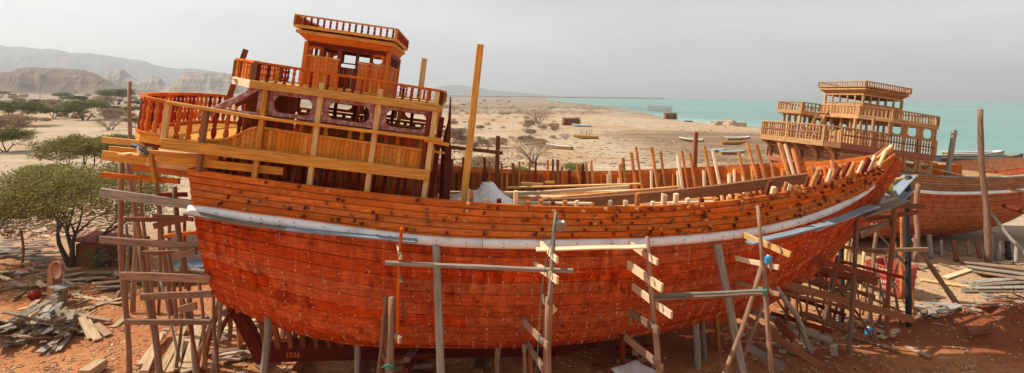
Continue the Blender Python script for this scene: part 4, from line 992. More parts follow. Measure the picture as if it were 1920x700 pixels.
for (x0, y0, x1, y1, Y0, Y1, h, mt) in ((1492, 478, 1640, 518, 18.2, 18.8, .20, 'darkred'), (1520, 500, 1645, 530, 19.6, 19.2, .20, 'brown'), (1468, 505, 1642, 528, 20.6, 20.4, .18, 'darkred'), (1455, 528, 1710, 600, 18.6, 19.6, .26, 'brown'), (1478, 515, 1600, 556, 20.8, 20.2, .2, 'brown'), (1445, 588, 1560, 622, 19.2, 18.8, .16, 'darkred'), (1475, 552, 1585, 592, 20.8, 20.4, .14, 'darkred'), (1620, 470, 1740, 468, 20.6, 20.6, .14, 'weather'), (1600, 415, 1720, 398, 20.2, 20.6, .16, 'brown'), (1560, 440, 1640, 425, 20.2, 20.4, .12, 'weather'),
                                         (1660, 384, 1735, 388, 20.4, 20.8, .2, 'brown'), (1640, 345, 1720, 330, 20.8, 21.0, .10, 'pale'), (1615, 440, 1680, 412, 19.8, 20.3, .24, 'weather')):
    bb(sc2, 'board', (x0, y0), (x1, y1), Y0, Y1, .09, h, mt)
for k in range(4):
    bb(sc2, 'platform_plank', (1594 + k * 8, 404 + k * .6), (1672 + k * 9, 372 + k * 1.2), 19.0 - k * .30, 20.2 - k * .30, .28, .05, 'grey')
for k in range(3): bb(sc2, 'platform_plank', (1643 + k * 11, 350), (1655 + k * 11, 378), 20.6, 19.9, .26, .05, 'grey')
bb(sc2, 'platform_plank', (1668, 372), (1705, 330), 20.4, 20.9, .5, .05, 'greyblue'); bb(sc2, 'platform_plank', (1684, 376), (1706, 352), 20.5, 20.9, .4, .05, 'greyblue')
for (x0, y0, x1, y1, Y0, Y1, r, mt) in ((1455, 560, 1520, 640, 19.6, 20.4, .05, 'brown'), (1505, 480, 1540, 600, 19.4, 20.4, .05, 'weather'), (1525, 505, 1610, 600, 20.4, 21.0, .05, 'brown'), (1600, 500, 1560, 610, 20.6, 21.4, .06, 'weather'), (1655, 470, 1690, 610, 21.0, 20.8, .05, 'weather'), (1480, 560, 1465, 668, 18.6, 19.2, .06, 'brown'), (1515, 540, 1510, 640, 20.6, 20.6, .05, 'frame'), (1635, 420, 1700, 500, 20.8, 21.2, .05, 'weather'), (1570, 540, 1640, 640, 19.6, 19.8, .05, 'brown'), (1722, 345, 1716, 490, 25.0, 25.0, .12, 'weather'), (1690, 400, 1690, 560, 22.6, 22.6, .07, 'frame')):
    pp(sc2, 'pole', (x1, y1), (x0, y0), Y1, Y0, r, r * .85, mt, .02)
for (x0, y0, x1, y1, Y0, Y1, h) in ((1500, 585, 1640, 640, 19.6, 19.8, .10), (1465, 548, 1600, 580, 19.0, 19.6, .12), (1530, 455, 1660, 475, 19.8, 20.6, .12), (1590, 540, 1690, 585, 20.6, 20.8, .10)): bb(sc2, 'board', (x0, y0), (x1, y1), Y0, Y1, .07, h, 'brown')
lg = random.Random(23)
for k in range(14):
    x0 = lg.uniform(1470, 1690); y0 = lg.uniform(440, 530) + max(0, 1560 - x0) * .5; x1 = x0 + lg.uniform(-45, 45); y1 = lg.uniform(585, 660); Yg = CAM_H / ((y1 - gz(x1, 1e9)) / 1000)
    pp(sc2, 'pole', (x1, y1), (x0, y0), Yg, Yg + lg.uniform(-.6, .4), lg.uniform(.035, .06), .035, lg.choice(['weather', 'brown', 'weather', 'frame']), .025)
for k in range(8):
    x0 = lg.uniform(1470, 1600); y0 = lg.uniform(470, 600); L_ = lg.uniform(70, 130); Yb = lg.uniform(19.4, 21.4)
    bb(sc2, 'board', (x0, y0), (x0 + L_, y0 + L_ * lg.uniform(.1, .35)), Yb, Yb + lg.uniform(-.4, .6), .06, lg.uniform(.09, .15), lg.choice(['brown', 'darkred', 'weather']))
o = pole('leaning_pole', P(1822, 615, 21.6), P(1713, 448, 21.4), .11, .09, M['weather'], None, .008); tag(o, 'long bare pole leaning against the bow scaffold from the soil heap', 'pole')
jr = thing('jerrycan', 'yellow-green container standing on the bow platform', 'container', P(1665, 356, 20.2))
v, f = lathe([(.10, 0), (.16, .02), (.17, .1), (.17, .26), (.13, .33), (.05, .36), (.05, .42), (.0, .42)], 12); obj('body', v, f, M['yellowp'], jr, Matrix.Translation(P(1665, 358, 20.2)), True)
v, f = lathe([(.06, .40), (.06, .45), (.0, .455)], 10); obj('cap', v, f, M['black'], jr, Matrix.Translation(P(1665, 358, 20.2)), True)
def jug(label, px, py, Y, s):
    q = P(px, py, Y); j = thing('plastic_jug', label, 'jug', q)
    v, f = join((lambda g_: ([(b_, c_, a_ + .7) for a_, b_, c_ in g_[0]], g_[1]))(beam_geo(1.4, 1.5, 1.0, .16)), lathe([(.6, 1.38), (.4, 1.6), (.28, 1.75), (.0, 1.76)], 10)); obj('body', [(x * s, y * s, z * s) for x, y, z in v], f, M['bluep'], j, Matrix.Translation(q))
    v, f = lathe([(.34, 1.7), (.34, 1.95), (0, 1.96)], 10); obj('cap', [(x * s, y * s, z * s) for x, y, z in v], f, M['boatw'], j, Matrix.Translation(q), True)
    pts = [q + Vector((s * .3, 0, s * 1.3)), q + Vector((s * .9, 0, s * 1.7)), q + Vector((s * 1.05, 0, s * 1.1))]
    v, f = tube_geo([p - q for p in pts], [s * .14] * 3, 6); obj('handle', v, f, M['bluep'], j, Matrix.Translation(q), True)
jug('blue plastic jug hanging low on the bow scaffold', 1628, 627, 19.8, .14)
jug('blue can tied to the thin upright under the bow flare', 1440, 493, 14.75, .11)
# bucket
q = P(1051, 433, 13.9); bk = thing('bucket', 'dented old bucket hanging from the top of an upright amidships', 'bucket', q)
v, f = lathe([(.10, 0), (.125, .02), (.14, .24), (.148, .25), (.13, .245), (.115, .03), (.001, .025)], 14); obj('body', v, f, M['steel'], bk, Matrix.Translation(q), True)
v, f = tube_geo([Vector((-.14, 0, .24)), Vector((-.1, 0, .36)), Vector((0, 0, .42)), Vector((.1, 0, .36)), Vector((.14, 0, .24))], [.008] * 5, 5); obj('handle', v, f, M['iron'], bk, Matrix.Translation(q), True)
# ropes
def rope(label, pts, r=.012, mt='green'):
    v, f = tube_geo([P(*p) for p in pts], [r] * len(pts), 5); o = obj('rope', v, f, M[mt], None, None, True); tag(o, label, 'rope')
rope('green rope hanging down from the bucket upright', [(1042, 408, 13.85), (1036, 440, 13.85), (1022, 500, 13.85), (1014, 560, 13.85), (1010, 640, 13.85), (1004, 700, 13.85)])
rope('green rope wound round the base of the thin-plank upright', [(716, 690, 14.0), (724, 684, 13.9), (738, 686, 13.95), (738, 694, 13.95), (724, 694, 13.9), (722, 688, 13.9), (738, 690, 13.9)], .02)
rope('green rope knotted on the sticks under the bow', [(1425, 540, 14.4), (1434, 548, 14.35), (1440, 560, 14.4), (1430, 556, 14.35), (1438, 542, 14.4)], .025)
# printed cloth on a low frame
q0, q1, q2, q3 = P(1142, 689, 16.2), P(1192, 672, 17.0), P(1250, 704, 16.0), P(1190, 728, 15.2)
tb = thing('cloth_table', 'low rickety table covered with a faded printed white cloth under the hull', 'table', Vector((q0.x, q0.y, 0)))
V, F = [], []
for i in range(13):
    for j in range(13):
        u, w_ = i / 12, j / 12; p = q0.lerp(q1, u).lerp(q3.lerp(q2, u), w_); p = p + Vector((0, 0, .03 * math.sin(u * 9 + w_ * 4) * math.sin(w_ * 8) - (.06 if i in (0, 12) or j in (0, 12) else 0))); V.append(p - Vector((q0.x, q0.y, 0)))
F = [(i * 13 + j, i * 13 + j + 1, i * 13 + 14 + j, i * 13 + 13 + j) for i in range(12) for j in range(12)]
obj('cloth', V, F, M['print'], tb, None, True)
for q in (q0, q1, q2, q3): beam('leg', Vector((q.x, q.y, 0)), q - Vector((0, 0, .04)), .06, .06, M['brown'], tb)
for a_, b_ in ((q0, q1), (q1, q2), (q2, q3), (q3, q0)): beam('rail', a_ - Vector((0, 0, .05)), b_ - Vector((0, 0, .05)), .05, .04, M['brown'], tb)
# white tarpaulin heaped on the deck
c = P(900, 376, 17.2); V, F = [], []
for i in range(41):
    for j in range(25):
        u, w_ = i / 40 * 2 - 1, j / 24 * 2 - 1
        e = max(0, 1 - u * u) * max(0, 1 - w_ * w_)
        h = e ** .45 * (.42 + .36 * math.exp(-((u - .3) / .3) ** 2) + .10 * math.exp(-((u + .45) / .2) ** 2)) + .22 * e * mnoise.noise(Vector((u * 4, w_ * 4, 3))) + .12 * e * abs(mnoise.noise(Vector((u * 8, w_ * 7, 1)))) + .05 * abs(mnoise.noise(Vector((u * 17, w_ * 15, 4))))
        V.append((c.x + u * 1.1 + .05 * mnoise.noise(Vector((w_ * 3, u, 8))), c.y + w_ * .75, 5.80 + h))
F = [(i * 25 + j, i * 25 + 25 + j, i * 25 + 26 + j, i * 25 + j + 1) for i in range(40) for j in range(24)]
o = obj('tarpaulin', V, F, M['cloth'], None, None, True); tag(o, 'crumpled white tarpaulin heaped on the deck beside the tall yellow post', 'tarpaulin')

# ------------------------------------------------------------------ props and posts by the far dhow
for k, (x, y0, y1, r, mt) in enumerate(((1716, 440, 485, .14, 'weather'), (1742, 440, 484, .14, 'grey'), (1788, 450, 490, .13, 'brown'), (1765, 450, 482, .08, 'grey'), (1815, 452, 480, .12, 'weather'), (1832, 455, 484, .12, 'brown'), (1873, 452, 490, .14, 'grey'), (1888, 452, 486, .14, 'black'), (1858, 440, 486, .10, 'grey'), (1905, 455, 492, .1, 'grey'))):
    Yg = CAM_H / ((y1 - gz(x, 1e9)) / 1000)
    o = pole('shore_prop', P(x + (k % 3) * 3, y1, Yg), P(x, y0, Yg + .3), r, r, M[mt], None, .01); tag(o, 'short stout post propping the bilge of the far dhow', 'prop', 'posts propping the far dhow')
o = pole('tall_pole', P(1853, 492, 30.9), P(1838, 205, 30.9), .17, .13, M['weather'], None, .010, 10, 14); tag(o, 'tall thick grey rough pole standing in front of the far dhow', 'pole')
o = pole('shore_prop', P(1925, 480, 30.5), P(1858, 400, 32), .10, .09, M['grey'], None, .02); tag(o, 'thin grey pole slanting from the tall pole to the ground', 'prop')
o = pole('shore_prop', P(1935, 402, 30), P(1882, 386, 32.3), .13, .12, M['darkred'], None, .01); tag(o, 'dark red spar sticking out beside the tall pole', 'spar')

# red steel skip with brush lettering
c0_, c1_, c2_ = G(1622, 541), G(1686, 562), G(1714, 548)
ex = (c1_ - c0_); ex.z = 0; Lx = ex.length; ex.normalize(); ey = Vector((-ex.y, ex.x, 0)); Ls = 1.25
SK = Matrix(((ex.x, ey.x, 0, c0_.x), (ex.y, ey.y, 0, c0_.y), (0, 0, 1, 0), (0, 0, 0, 1)))
def skip(label, SK, Lx, Ls, H, lettered):
    th_ = thing('skip', label, 'container', SK)
    base = [(.12, .1), (Lx - .12, .1), (Lx - .12, Ls - .1), (.12, Ls - .1)]; top = [(0, 0), (Lx, 0), (Lx, Ls), (0, Ls)]
    V = [(x, y, .05) for x, y in base] + [(x, y, H) for x, y in top] + [(x * .94 + Lx * .03, y * .94 + Ls * .03, H) for x, y in top] + [(x * .9 + Lx * .05, y * .9 + Ls * .05, .3) for x, y in base]
    F = [(3, 2, 1, 0)] + [q for i in range(4) for q in ((i, (i + 1) % 4, 4 + (i + 1) % 4, 4 + i), (4 + i, 4 + (i + 1) % 4, 8 + (i + 1) % 4, 8 + i), (8 + i, 8 + (i + 1) % 4, 12 + (i + 1) % 4, 12 + i))] + [(12, 13, 14, 15)]
    body = obj('body', V, F, M['redpaint'], th_)
    for i in range(4):
        p, q = top[i], top[(i + 1) % 4]; beam('rim', (*p, H + .01), (*q, H + .01), .09, .07, M['redpaint'], th_, F=SK); 
        p2 = (lerp(base[i][0], p[0], .62), lerp(base[i][1], p[1], .62)); q2 = (lerp(base[(i + 1) % 4][0], q[0], .62), lerp(base[(i + 1) % 4][1], q[1], .62))
        beam('rib', (*p2, H * .66), (*q2, H * .66), .10, .09, M['iron' if i else 'redpaint'], th_, F=SK)
    if lettered:
        tilt = math.atan2(.1, H)
        def ln_(s, z, size, x=.5, mt='letter'):
            Mx = SK @ Matrix.Translation((Lx * x, .1 - z / H * .1 - .012, z)) @ Matrix.Rotation(R(90) + tilt, 4, 'X')
            text_obj('lettering', s, size, M[mt], body, Mx)
        ln_('\u06f2\u06f8\u06f7\u06f2\u06f4\u06f1\u06f9', H * .80, .26); ln_('\ufeb1\ufe8e\ufee4\ufe97', H * .42, .38, .6); ln_('\u06f0\u06f7\u06f3\u06f2\u06f2\u06f6', H * .16, .26, .55)
skip('red steel skip with white Persian lettering behind the bow scaffold', SK, Lx * 1.03, 1.35, 1.35, True)
c3 = G(1478, 528); SK2 = Matrix.Translation(c3) @ Matrix.Rotation(R(-14), 4, 'Z')
skip('plain red steel skip half hidden behind the bow scaffold', SK2, 2.6, 1.4, 1.1, False)

# ------------------------------------------------------------------ trees and shrubs
def acacia_geo(seed, H, W, n_leaf, leaf, crown_t=.30, stems=3, dense=1.0, flat=True):
    """spreading multi-stemmed tree: limbs that fork outwards, a flat feathery crown"""
    rg = random.Random(seed); nr = np.random.default_rng(seed)
    wood_ = []; tips = []
    def grow(p, d, L, r, lvl):
        pts = [p.copy()]; rad = [r]; q = p.copy(); dd = d.copy()
        for i in range(4):
            dd = (dd + Vector((rg.uniform(-.2, .2), rg.uniform(-.2, .2), rg.uniform(-.06, .14)))).normalized()
            q = q + dd * (L / 4); pts.append(q.copy()); rad.append(r * (1 - .11 * (i + 1)))
        wood_.append(tube_geo(pts, rad, 6 if lvl < 2 else 4, False))
        if lvl >= 3 or q.z > H * .93: tips.append(q); return
        if lvl >= 1: tips.append((pts[2] + pts[3]) / 2) if rg.random() < .2 else None
        n = 3 if lvl < 2 else rg.choice([2, 3])
        for k in range(n):
            a_ = rg.uniform(0, 6.28); spread = rg.uniform(.35, .75)
            nd = (dd + Vector((math.cos(a_) * spread, math.sin(a_) * spread, rg.uniform(-.05, .25)))).normalized()
            out = Vector((q.x, q.y, 0)); 
            if out.length > .1: nd = (nd + out.normalized() * .22).normalized()
            grow(q, nd, L * rg.uniform(.62, .82), rad[-1] * .72, lvl + 1)
    for s in range(stems):
        a_ = 6.28 * s / stems + rg.uniform(-.5, .5); t_ = rg.uniform(.25, .6) if stems > 1 else .08
        grow(Vector((math.cos(a_) * .06, math.sin(a_) * .06, -.1)), Vector((math.cos(a_) * t_, math.sin(a_) * t_, 1)).normalized(), H * .40, H * .024 + .02, 0)
    tw = join(*wood_)
    # scale limbs to the wanted size
    A = np.array(tw[0]); sx = W / 2 / max(1e-3, np.percentile(np.hypot(A[:, 0], A[:, 1]), 99)); sz = H * .96 / A[:, 2].max()
    A[:, 0] *= sx; A[:, 1] *= sx; A[:, 2] *= sz
    T_ = np.array([[t.x * sx, t.y * sx, t.z * sz] for t in tips])
    # clumps: around limb tips plus a flat umbrella
    nc = int(150 * dense); C = []
    while len(C) < nc:
        rr = W / 2 * math.sqrt(rg.random()); a_ = rg.uniform(0, 6.28)
        wob = 1 + .16 * mnoise.noise(Vector((math.cos(a_) * 2, math.sin(a_) * 2, seed * 1.3)))
        if rr > W / 2 * wob * .97: continue
        x, y = rr * math.cos(a_), rr * math.sin(a_)
        if mnoise.noise(Vector((x * 2.2 / W * 3, y * 2.2 / W * 3, seed))) < -.22: continue
        top = H * (1 - .12 * (rr / (W / 2)) ** 2.4 + .05 * mnoise.noise(Vector((x * .9, y * .9, seed + 4))))
        C.append((x, y, top - H * crown_t * rg.random() ** 1.4))
    if len(T_): C = C + [tuple(T_[rg.randrange(len(T_))] + np.array([rg.gauss(0, .12), rg.gauss(0, .12), rg.gauss(0, .10)]) * W * .25) for _ in range(int(nc * .22))]
    C = np.array(C); idx = nr.integers(0, len(C), n_leaf)
    rad = W * .055
    off = nr.normal(0, 1, (n_leaf, 3)) * np.array([rad, rad, rad * .38])
    p = C[idx] + off
    d = nr.normal(0, 1, (n_leaf, 3)); d[:, 2] = d[:, 2] * .5 + .25; d /= np.linalg.norm(d, axis=1)[:, None]
    e = np.cross(d, nr.normal(0, 1, (n_leaf, 3))); e /= np.linalg.norm(e, axis=1)[:, None] + 1e-9
    ll = leaf * nr.uniform(.6, 1.4, (n_leaf, 1)); lw = ll * .28
    Vq = np.stack([p - d * ll - e * lw, p - d * ll * .2 + e * lw, p + d * ll, p + d * ll * .1 - e * lw], 1).reshape(-1, 3)
    Fq = np.arange(n_leaf * 4).reshape(-1, 4)
    return ([tuple(q) for q in A], tw[1]), (Vq.tolist(), Fq.tolist())
TREES = {}
def tree_mesh(key, *a, bark='bark', leafm='leaf', **k):
    w, l = acacia_geo(*a, **k)
    TREES[key] = (mesh('trunk', w[0], w[1], M[bark], True), mesh('crown', l[0], l[1], M[leafm]))
def plant(name, key, pos_, s, rz, label, cat, group=None, sz=None):
    Mx = Matrix.Translation(pos_) @ Matrix.Rotation(rz, 4, 'Z') @ Matrix.Diagonal((s, s, sz or s, 1))
    o = thing(name, label, cat, Mx, group)
    for nm, me in zip(('trunk', 'crown'), TREES[key]): inst(nm, me, o)
    return o
tree_mesh('near', 21, 5.2, 8.6, 25000, .085, crown_t=.31, stems=4, dense=1.6)
tree_mesh('mid', 5, 4.4, 7.4, 15000, .13, crown_t=.40, stems=3, dense=1.2)
tree_mesh('umbrella', 8, 5.0, 9.0, 7000, .20, crown_t=.22, stems=3, leafm='leafg')
tree_mesh('bush', 12, 3.0, 5.4, 5000, .14, crown_t=.6, stems=5, bark='barkg', leafm='leafd')
tree_mesh('bare', 17, 3.3, 6.0, 4200, .07, crown_t=.65, stems=7, bark='barkg', leafm='leafd')
tree_mesh('scrub', 31, 1.7, 3.2, 800, .15, crown_t=.95, stems=4, bark='barkg', leafm='leafd')
tree_mesh('low_green', 44, 2.6, 5.0, 9000, .10, crown_t=.7, stems=4, leafm='leafy')
g = G(135, 499); plant('acacia_tree', 'near', g, 1, .4, 'large spreading acacia with forked dark limbs beside the bandsaw', 'tree')
plant('acacia_tree', 'near', G(-45, 520), .82, 2.4, 'acacia cut by the picture edge, its crown low and olive', 'tree')
plant('acacia_tree', 'mid', G(150, 335), 1.0, .8, 'broad feathery acacia just behind the large forked acacia', 'tree')
plant('acacia_tree', 'mid', G(225, 318), .92, 2.9, 'bright olive acacia partly hidden by the stern scaffold poles', 'tree')
plant('acacia_tree', 'low_green', G(75, 352), .8, 1.0, 'low bright green bush showing over the crown of the large acacia', 'bush')
plant('acacia_tree', 'mid', G(10, 287), .82, 4.0, 'dark green acacia at the picture edge on the pale sand', 'tree')
for k, (x, y, s, key, lab) in enumerate(((160, 229, 1.25, 'umbrella', 'dark flat-topped umbrella acacia on the pale sand'), (32, 240, 1.25, 'umbrella', 'wide umbrella acacia with a grey dry tree below it'), (22, 252, 1.3, 'bush', 'grey dry tree standing below the wide umbrella acacia'), (101, 227, .8, 'umbrella', 'small round dark acacia to one side of the flat-topped one'), (205, 247, 1.1, 'bare', 'pale forked thin tree standing alone on the sand'), (208, 226, 1.25, 'bush', 'brownish broad tree behind the pale forked thin tree'), (218, 200, 2.0, 'umbrella', 'hazy broad green tree farther back near the tall scaffold pole'), (190, 196, 1.9, 'bush', 'hazy brown thicket tree beside the farther broad green tree'), (130, 224, .7, 'umbrella', 'small dark acacia leaning on the flat-topped one'))):
    plant('acacia_tree', key, G(x, y), s, k * 1.7, lab, 'tree')
plant('thorn_shrub', 'bare', G(997, 308), 1.0, .3, 'bare many-stemmed thorn shrub beyond the far gunwale', 'shrub')
plant('thorn_shrub', 'bush', G(905, 332), .75, 1.3, 'pale green thorn shrub behind the tall yellow post', 'shrub')
plant('thorn_shrub', 'bare', G(1010, 235), 1.6, 2.3, 'lone leafless shrub on the sand left of the driftwood shack', 'shrub')
plant('thorn_shrub', 'bush', G(852, 270), .9, 2.3, 'grey brown bush beside the pointed dark post', 'shrub')
plant('thorn_shrub', 'low_green', G(1075, 330), .55, .3, 'bright green plant tops just over the far gunwale', 'shrub')
plant('thorn_shrub', 'low_green', G(975, 330), .4, 1.3, 'small green sprig over the far gunwale near the bare shrub', 'shrub')
plant('thorn_shrub', 'low_green', G(190, 497), .30, 2.0, 'small bright green bush at the foot of the large acacia', 'shrub')
plant('thorn_shrub', 'bush', G(225, 500), .36, 1.0, 'straw coloured dry brush beside the block wall', 'shrub')
tg = random.Random(77); n = 0
while n < 250:
    if n < 160: px, py = tg.uniform(-60, 330), 172 + 70 * tg.random() ** 1.8
    else: px, py = tg.uniform(815, 1060), 188 + 95 * tg.random() ** 1.2
    gp = G(px, py)
    if gp.y > 1300 or gp.y < 75 or (40 < px < 240 and py > 232): continue
    key = tg.choice(['scrub', 'scrub', 'bush', 'bare']) if n >= 160 else tg.choice(['bush', 'scrub', 'umbrella', 'bush'])
    s = tg.uniform(.6, 1.1) * (1.3 if gp.y > 250 else .8)
    if n >= 160: s *= .72
    plant('desert_shrub', key, gp, s, tg.uniform(0, 6), 'hazy shrub scattered over the plain behind the stern' if n < 160 else 'grey dry shrub scattered over the sand beyond the midships', 'shrub', 'shrubs on the plain behind the stern' if n < 160 else 'shrubs on the sand beyond the midships'); n += 1
# grey scrub belt and the mangrove line on the far spit: masses that read as one
def scatter_mass(name, label, cat, pts, size, mat, seed, per=60):
    nr = np.random.default_rng(seed); V = []; n_ = len(pts)
    P_ = np.repeat(np.array(pts), per, 0); sz = np.repeat(np.array(size), per)[:, None]
    N = len(P_); d = nr.normal(0, 1, (N, 3)); d /= np.linalg.norm(d, axis=1)[:, None]
    p = P_ + d * sz * nr.random((N, 1)) ** .4 * np.array([[1.6, 1.6, .55]]); p[:, 2] = np.abs(p[:, 2] - P_[:, 2]) + P_[:, 2]
    a_ = nr.normal(0, 1, (N, 3)); a_ /= np.linalg.norm(a_, axis=1)[:, None]; b_ = np.cross(a_, d); q = sz * .22
    Vq = np.stack([p - a_ * q, p + b_ * q * .8, p + a_ * q], 1).reshape(-1, 3)
    o = obj(name, Vq.tolist(), np.arange(N * 3).reshape(-1, 3).tolist(), mat); return tag(o, label, cat, kind='stuff')
pts, sz = [], []
for k in range(1100):
    px = tg.uniform(840, 1150); py = tg.uniform(195, 219) - (px - 840) * .01; gp = G(px, py)
    if gp.x > interp(gp.y, COAST) - 18: continue
    gp.z = ground_z(gp.x, gp.y); pts.append(tuple(gp)); sz.append(tg.uniform(.5, 1.0))
scatter_mass('scrub_belt', 'grey low scrub covering the far salt flat', 'scrub', pts, sz, M['leafd'], 3, 40)
pts, sz = [], []
for k in range(900):
    Y = tg.uniform(2480, 2900); x = tg.uniform(-400, min(interp(Y, COAST) - 20, 800)); pts.append((x, Y, .3)); sz.append(tg.uniform(5, 10))
scatter_mass('mangrove_line', 'dark line of mangroves along the far spit', 'mangroves', pts, sz, M['leafg'], 4, 40)
pts, sz = [], []
for k in range(700):
    px, py = tg.uniform(-100, 420), tg.uniform(171, 190); gp = G(px, py)
    if gp.y > 1400: continue
    pts.append(tuple(gp)); sz.append(tg.uniform(.8, 2.4))
scatter_mass('far_scrub', 'hazy scrub covering the far plain below the hills', 'scrub', pts, sz, M['leafd'], 5, 40)

# ------------------------------------------------------------------ the shore
def skiff(label, px, py, L, rz, hullm, topm, tilt=0.0, cargo=None, inv=False, group='small boats on the shore'):
    gp = G(px, py); gp.z = ground_z(gp.x, gp.y)
    Mx = Matrix.Translation(gp) @ Matrix.Rotation(rz, 4, 'Z') @ Matrix.Rotation(tilt, 4, 'X')
    if inv: Mx = Mx @ Matrix.Translation((0, 0, L * .15)) @ Matrix.Rotation(math.pi, 4, 'X')
    o = thing('small_boat', label, 'boat', Mx, group)
    def hull_pts(off, zt):
        rows = []
        for i in range(13):
            t = i / 12; x = L * (t - .5); w = L * .135 * min(1, (1 - t ** 3.2) * 1.02 + .02) * (1 - .12 * (1 - t) ** 2) - off
            w = max(w, .01); sh = L * (.10 + .06 * t ** 2.5 + .012 * (1 - t) ** 2) * zt; kz = L * .07 * t ** 5 + off
            rows.append([(x, -w, sh), (x, -w * .95, sh * .55 + kz * .4), (x, -w * .62, sh * .12 + kz), (x, 0, kz), (x, w * .62, sh * .12 + kz), (x, w * .95, sh * .55 + kz * .4), (x, w, sh)])
        return rows
    ro, ri = hull_pts(0, 1), hull_pts(.05, 1)
    V = [p for r_ in ro for p in r_] + [p for r_ in ri for p in r_]; F = []; nb = 13 * 7
    for i in range(12):
        for j in range(6):
            a_ = i * 7 + j; F += [(a_, a_ + 1, a_ + 8, a_ + 7), (nb + a_, nb + a_ + 7, nb + a_ + 8, nb + a_ + 1)]
        F += [(i * 7, i * 7 + 7, nb + i * 7 + 7, nb + i * 7), (i * 7 + 6, nb + i * 7 + 6, nb + i * 7 + 13, i * 7 + 13)]
    F += [tuple(range(7)), tuple(nb + j for j in reversed(range(7)))]
    obj('hull', V, F, M[hullm], o, None, True)
    for s in (0, 6):
        v, f = tube_geo([Vector(r_[s]) for r_ in ro], [.09] * 13, 6); obj('gunwale', v, f, M[topm], o, None, True)
    for t in (.12, .4, .66):
        i = int(t * 12); w = ri[i][6][1]; z = ri[i][6][2] * .75; v, f = box_geo((ri[i][0][0], 0, z), (.35, w * 1.9, .05)); obj('thwart', v, f, M[topm], o)
    i = 10; w = ri[i][6][1]; v = [(ro[i][0][0], -w, ro[i][0][2]), (ro[i][6][0], w, ro[i][6][2]), (ro[12][3][0], 0, ro[12][0][2] + .02)]; v += [(x, y, z - .05) for x, y, z in v]
    obj('foredeck', v, [(0, 1, 2), (5, 4, 3), (0, 3, 4, 1), (1, 4, 5, 2), (2, 5, 3, 0)], M[topm], o)
    return o, Mx
sk1, mx = skiff('white and ochre skiff with a blue bow lying aslant on the sand', 1048, 281, 5.0, R(148), 'boaty', 'boatw', R(8))
v, f = box_geo((1.7, 0, .72), (1.0, .8, .3)); obj('bow_cover', v, f, M['boatb'], sk1)
sk2, mx = skiff('orange boat on the sand loaded with leaning white stakes', 1098, 262, 5.4, R(176), 'boaty', 'boaty')
for k in range(13):
    p = G(1098, 261); a0_ = p + Vector((-1.9 + k * .3, rng.uniform(-.4, .4), .7)); o = beam('stake', a0_, a0_ + Vector((rng.uniform(-.9, 1.2), .2, rng.uniform(.9, 1.6))), .10, .08, M['grey' if k % 2 else 'cut'], None); tag(o, 'pale stake standing in the orange boat', 'stake', 'stakes in the orange boat')
skiff('long pale blue boat lying in front of the driftwood shack', 1090, 240, 5.5, R(178), 'boatb', 'boatw')
skiff('yellow boat with a pale bow lying alone on the mud flat', 1296, 267, 5.0, R(150), 'boaty', 'boatw', R(-6))
skiff('white boat with ochre side farthest up the mud flat group', 1384, 264, 5.4, R(4), 'boaty', 'boatw', R(6))
skiff('low orange boat between the two pale boats on the mud', 1376, 273, 5.0, R(3), 'boaty', 'boaty')
skiff('pale blue boat with orange side nearest in the mud flat group', 1374, 291, 4.2, R(2), 'boaty', 'boatb')
skiff('small ochre boat tucked behind the nearest pale blue boat', 1346, 286, 2.8, R(8), 'boaty', 'boatb')
skiff('tiny dark boat drawn up at the water line', 1291, 227, 3.2, R(175), 'boatd', 'boatd')
def afloat(label, px, py, Y, L, hm, tm, rz):
    o, Mx = skiff(label, px, 300, L, rz, hm, tm, group='boats beyond the far dhow'); p = P(px, py, Y); p.z = -.75 if Y > 70 else p.z
    N = Matrix.Translation(p) @ Matrix.Rotation(rz, 4, 'Z'); o.matrix_basis = N
    return o
afloat('yellow boat afloat beyond the far dhow', 1830, 287, 92, 10, 'boaty', 'boatw', R(2))
afloat('dark boat with a raised deck moored beyond the far dhow', 1835, 300, 82, 13, 'boatd', 'grey', R(-3))
afloat('long dark low boat moored beyond the tall pole', 1885, 304, 79, 12, 'boatd', 'grey', R(-2))
afloat('ochre boat showing just past the far dhow deckhouse', 1775, 300, 85, 8, 'boaty', 'boaty', R(3))
# shacks of upright driftwood
def shack(label, px, py, w, d, h, roofm):
    gp = G(px, py); gp.z = ground_z(gp.x, gp.y) - .05; Mx = Matrix.Translation(gp); o = thing('shack', label, 'shack', Mx)
    v, f = box_geo((0, 0, h * .45), (w * .94, d * .94, h * .9)); obj('lining', v, f, M['brown'], o)
    n_ = int(w / .32)
    for i in range(n_ + 1):
        for y in (-d / 2, d / 2): pole('stake', Mx @ Vector((-w / 2 + w * i / n_, y, 0)), Mx @ Vector((-w / 2 + w * i / n_ + rng.uniform(-.1, .1), y, h * rng.uniform(.85, 1.2))), .13, .10, M['brown' if i % 3 else 'weather'], o, .02, 5, 2)
    for i in range(5): beam('roof_pole', Mx @ Vector((-w / 2 - .3, -d / 2 + d * i / 4, h)), Mx @ Vector((w / 2 + .3, -d / 2 + d * i / 4, h * 1.03)), .22, .14, M[roofm], o)
shack('driftwood shack of upright stakes behind the orange boat', 1071, 237, 5.2, 3.2, 2.2, 'grey')
shack('small dark hut of stakes at the water edge', 1257, 222, 5.0, 3.0, 2.8, 'weather')
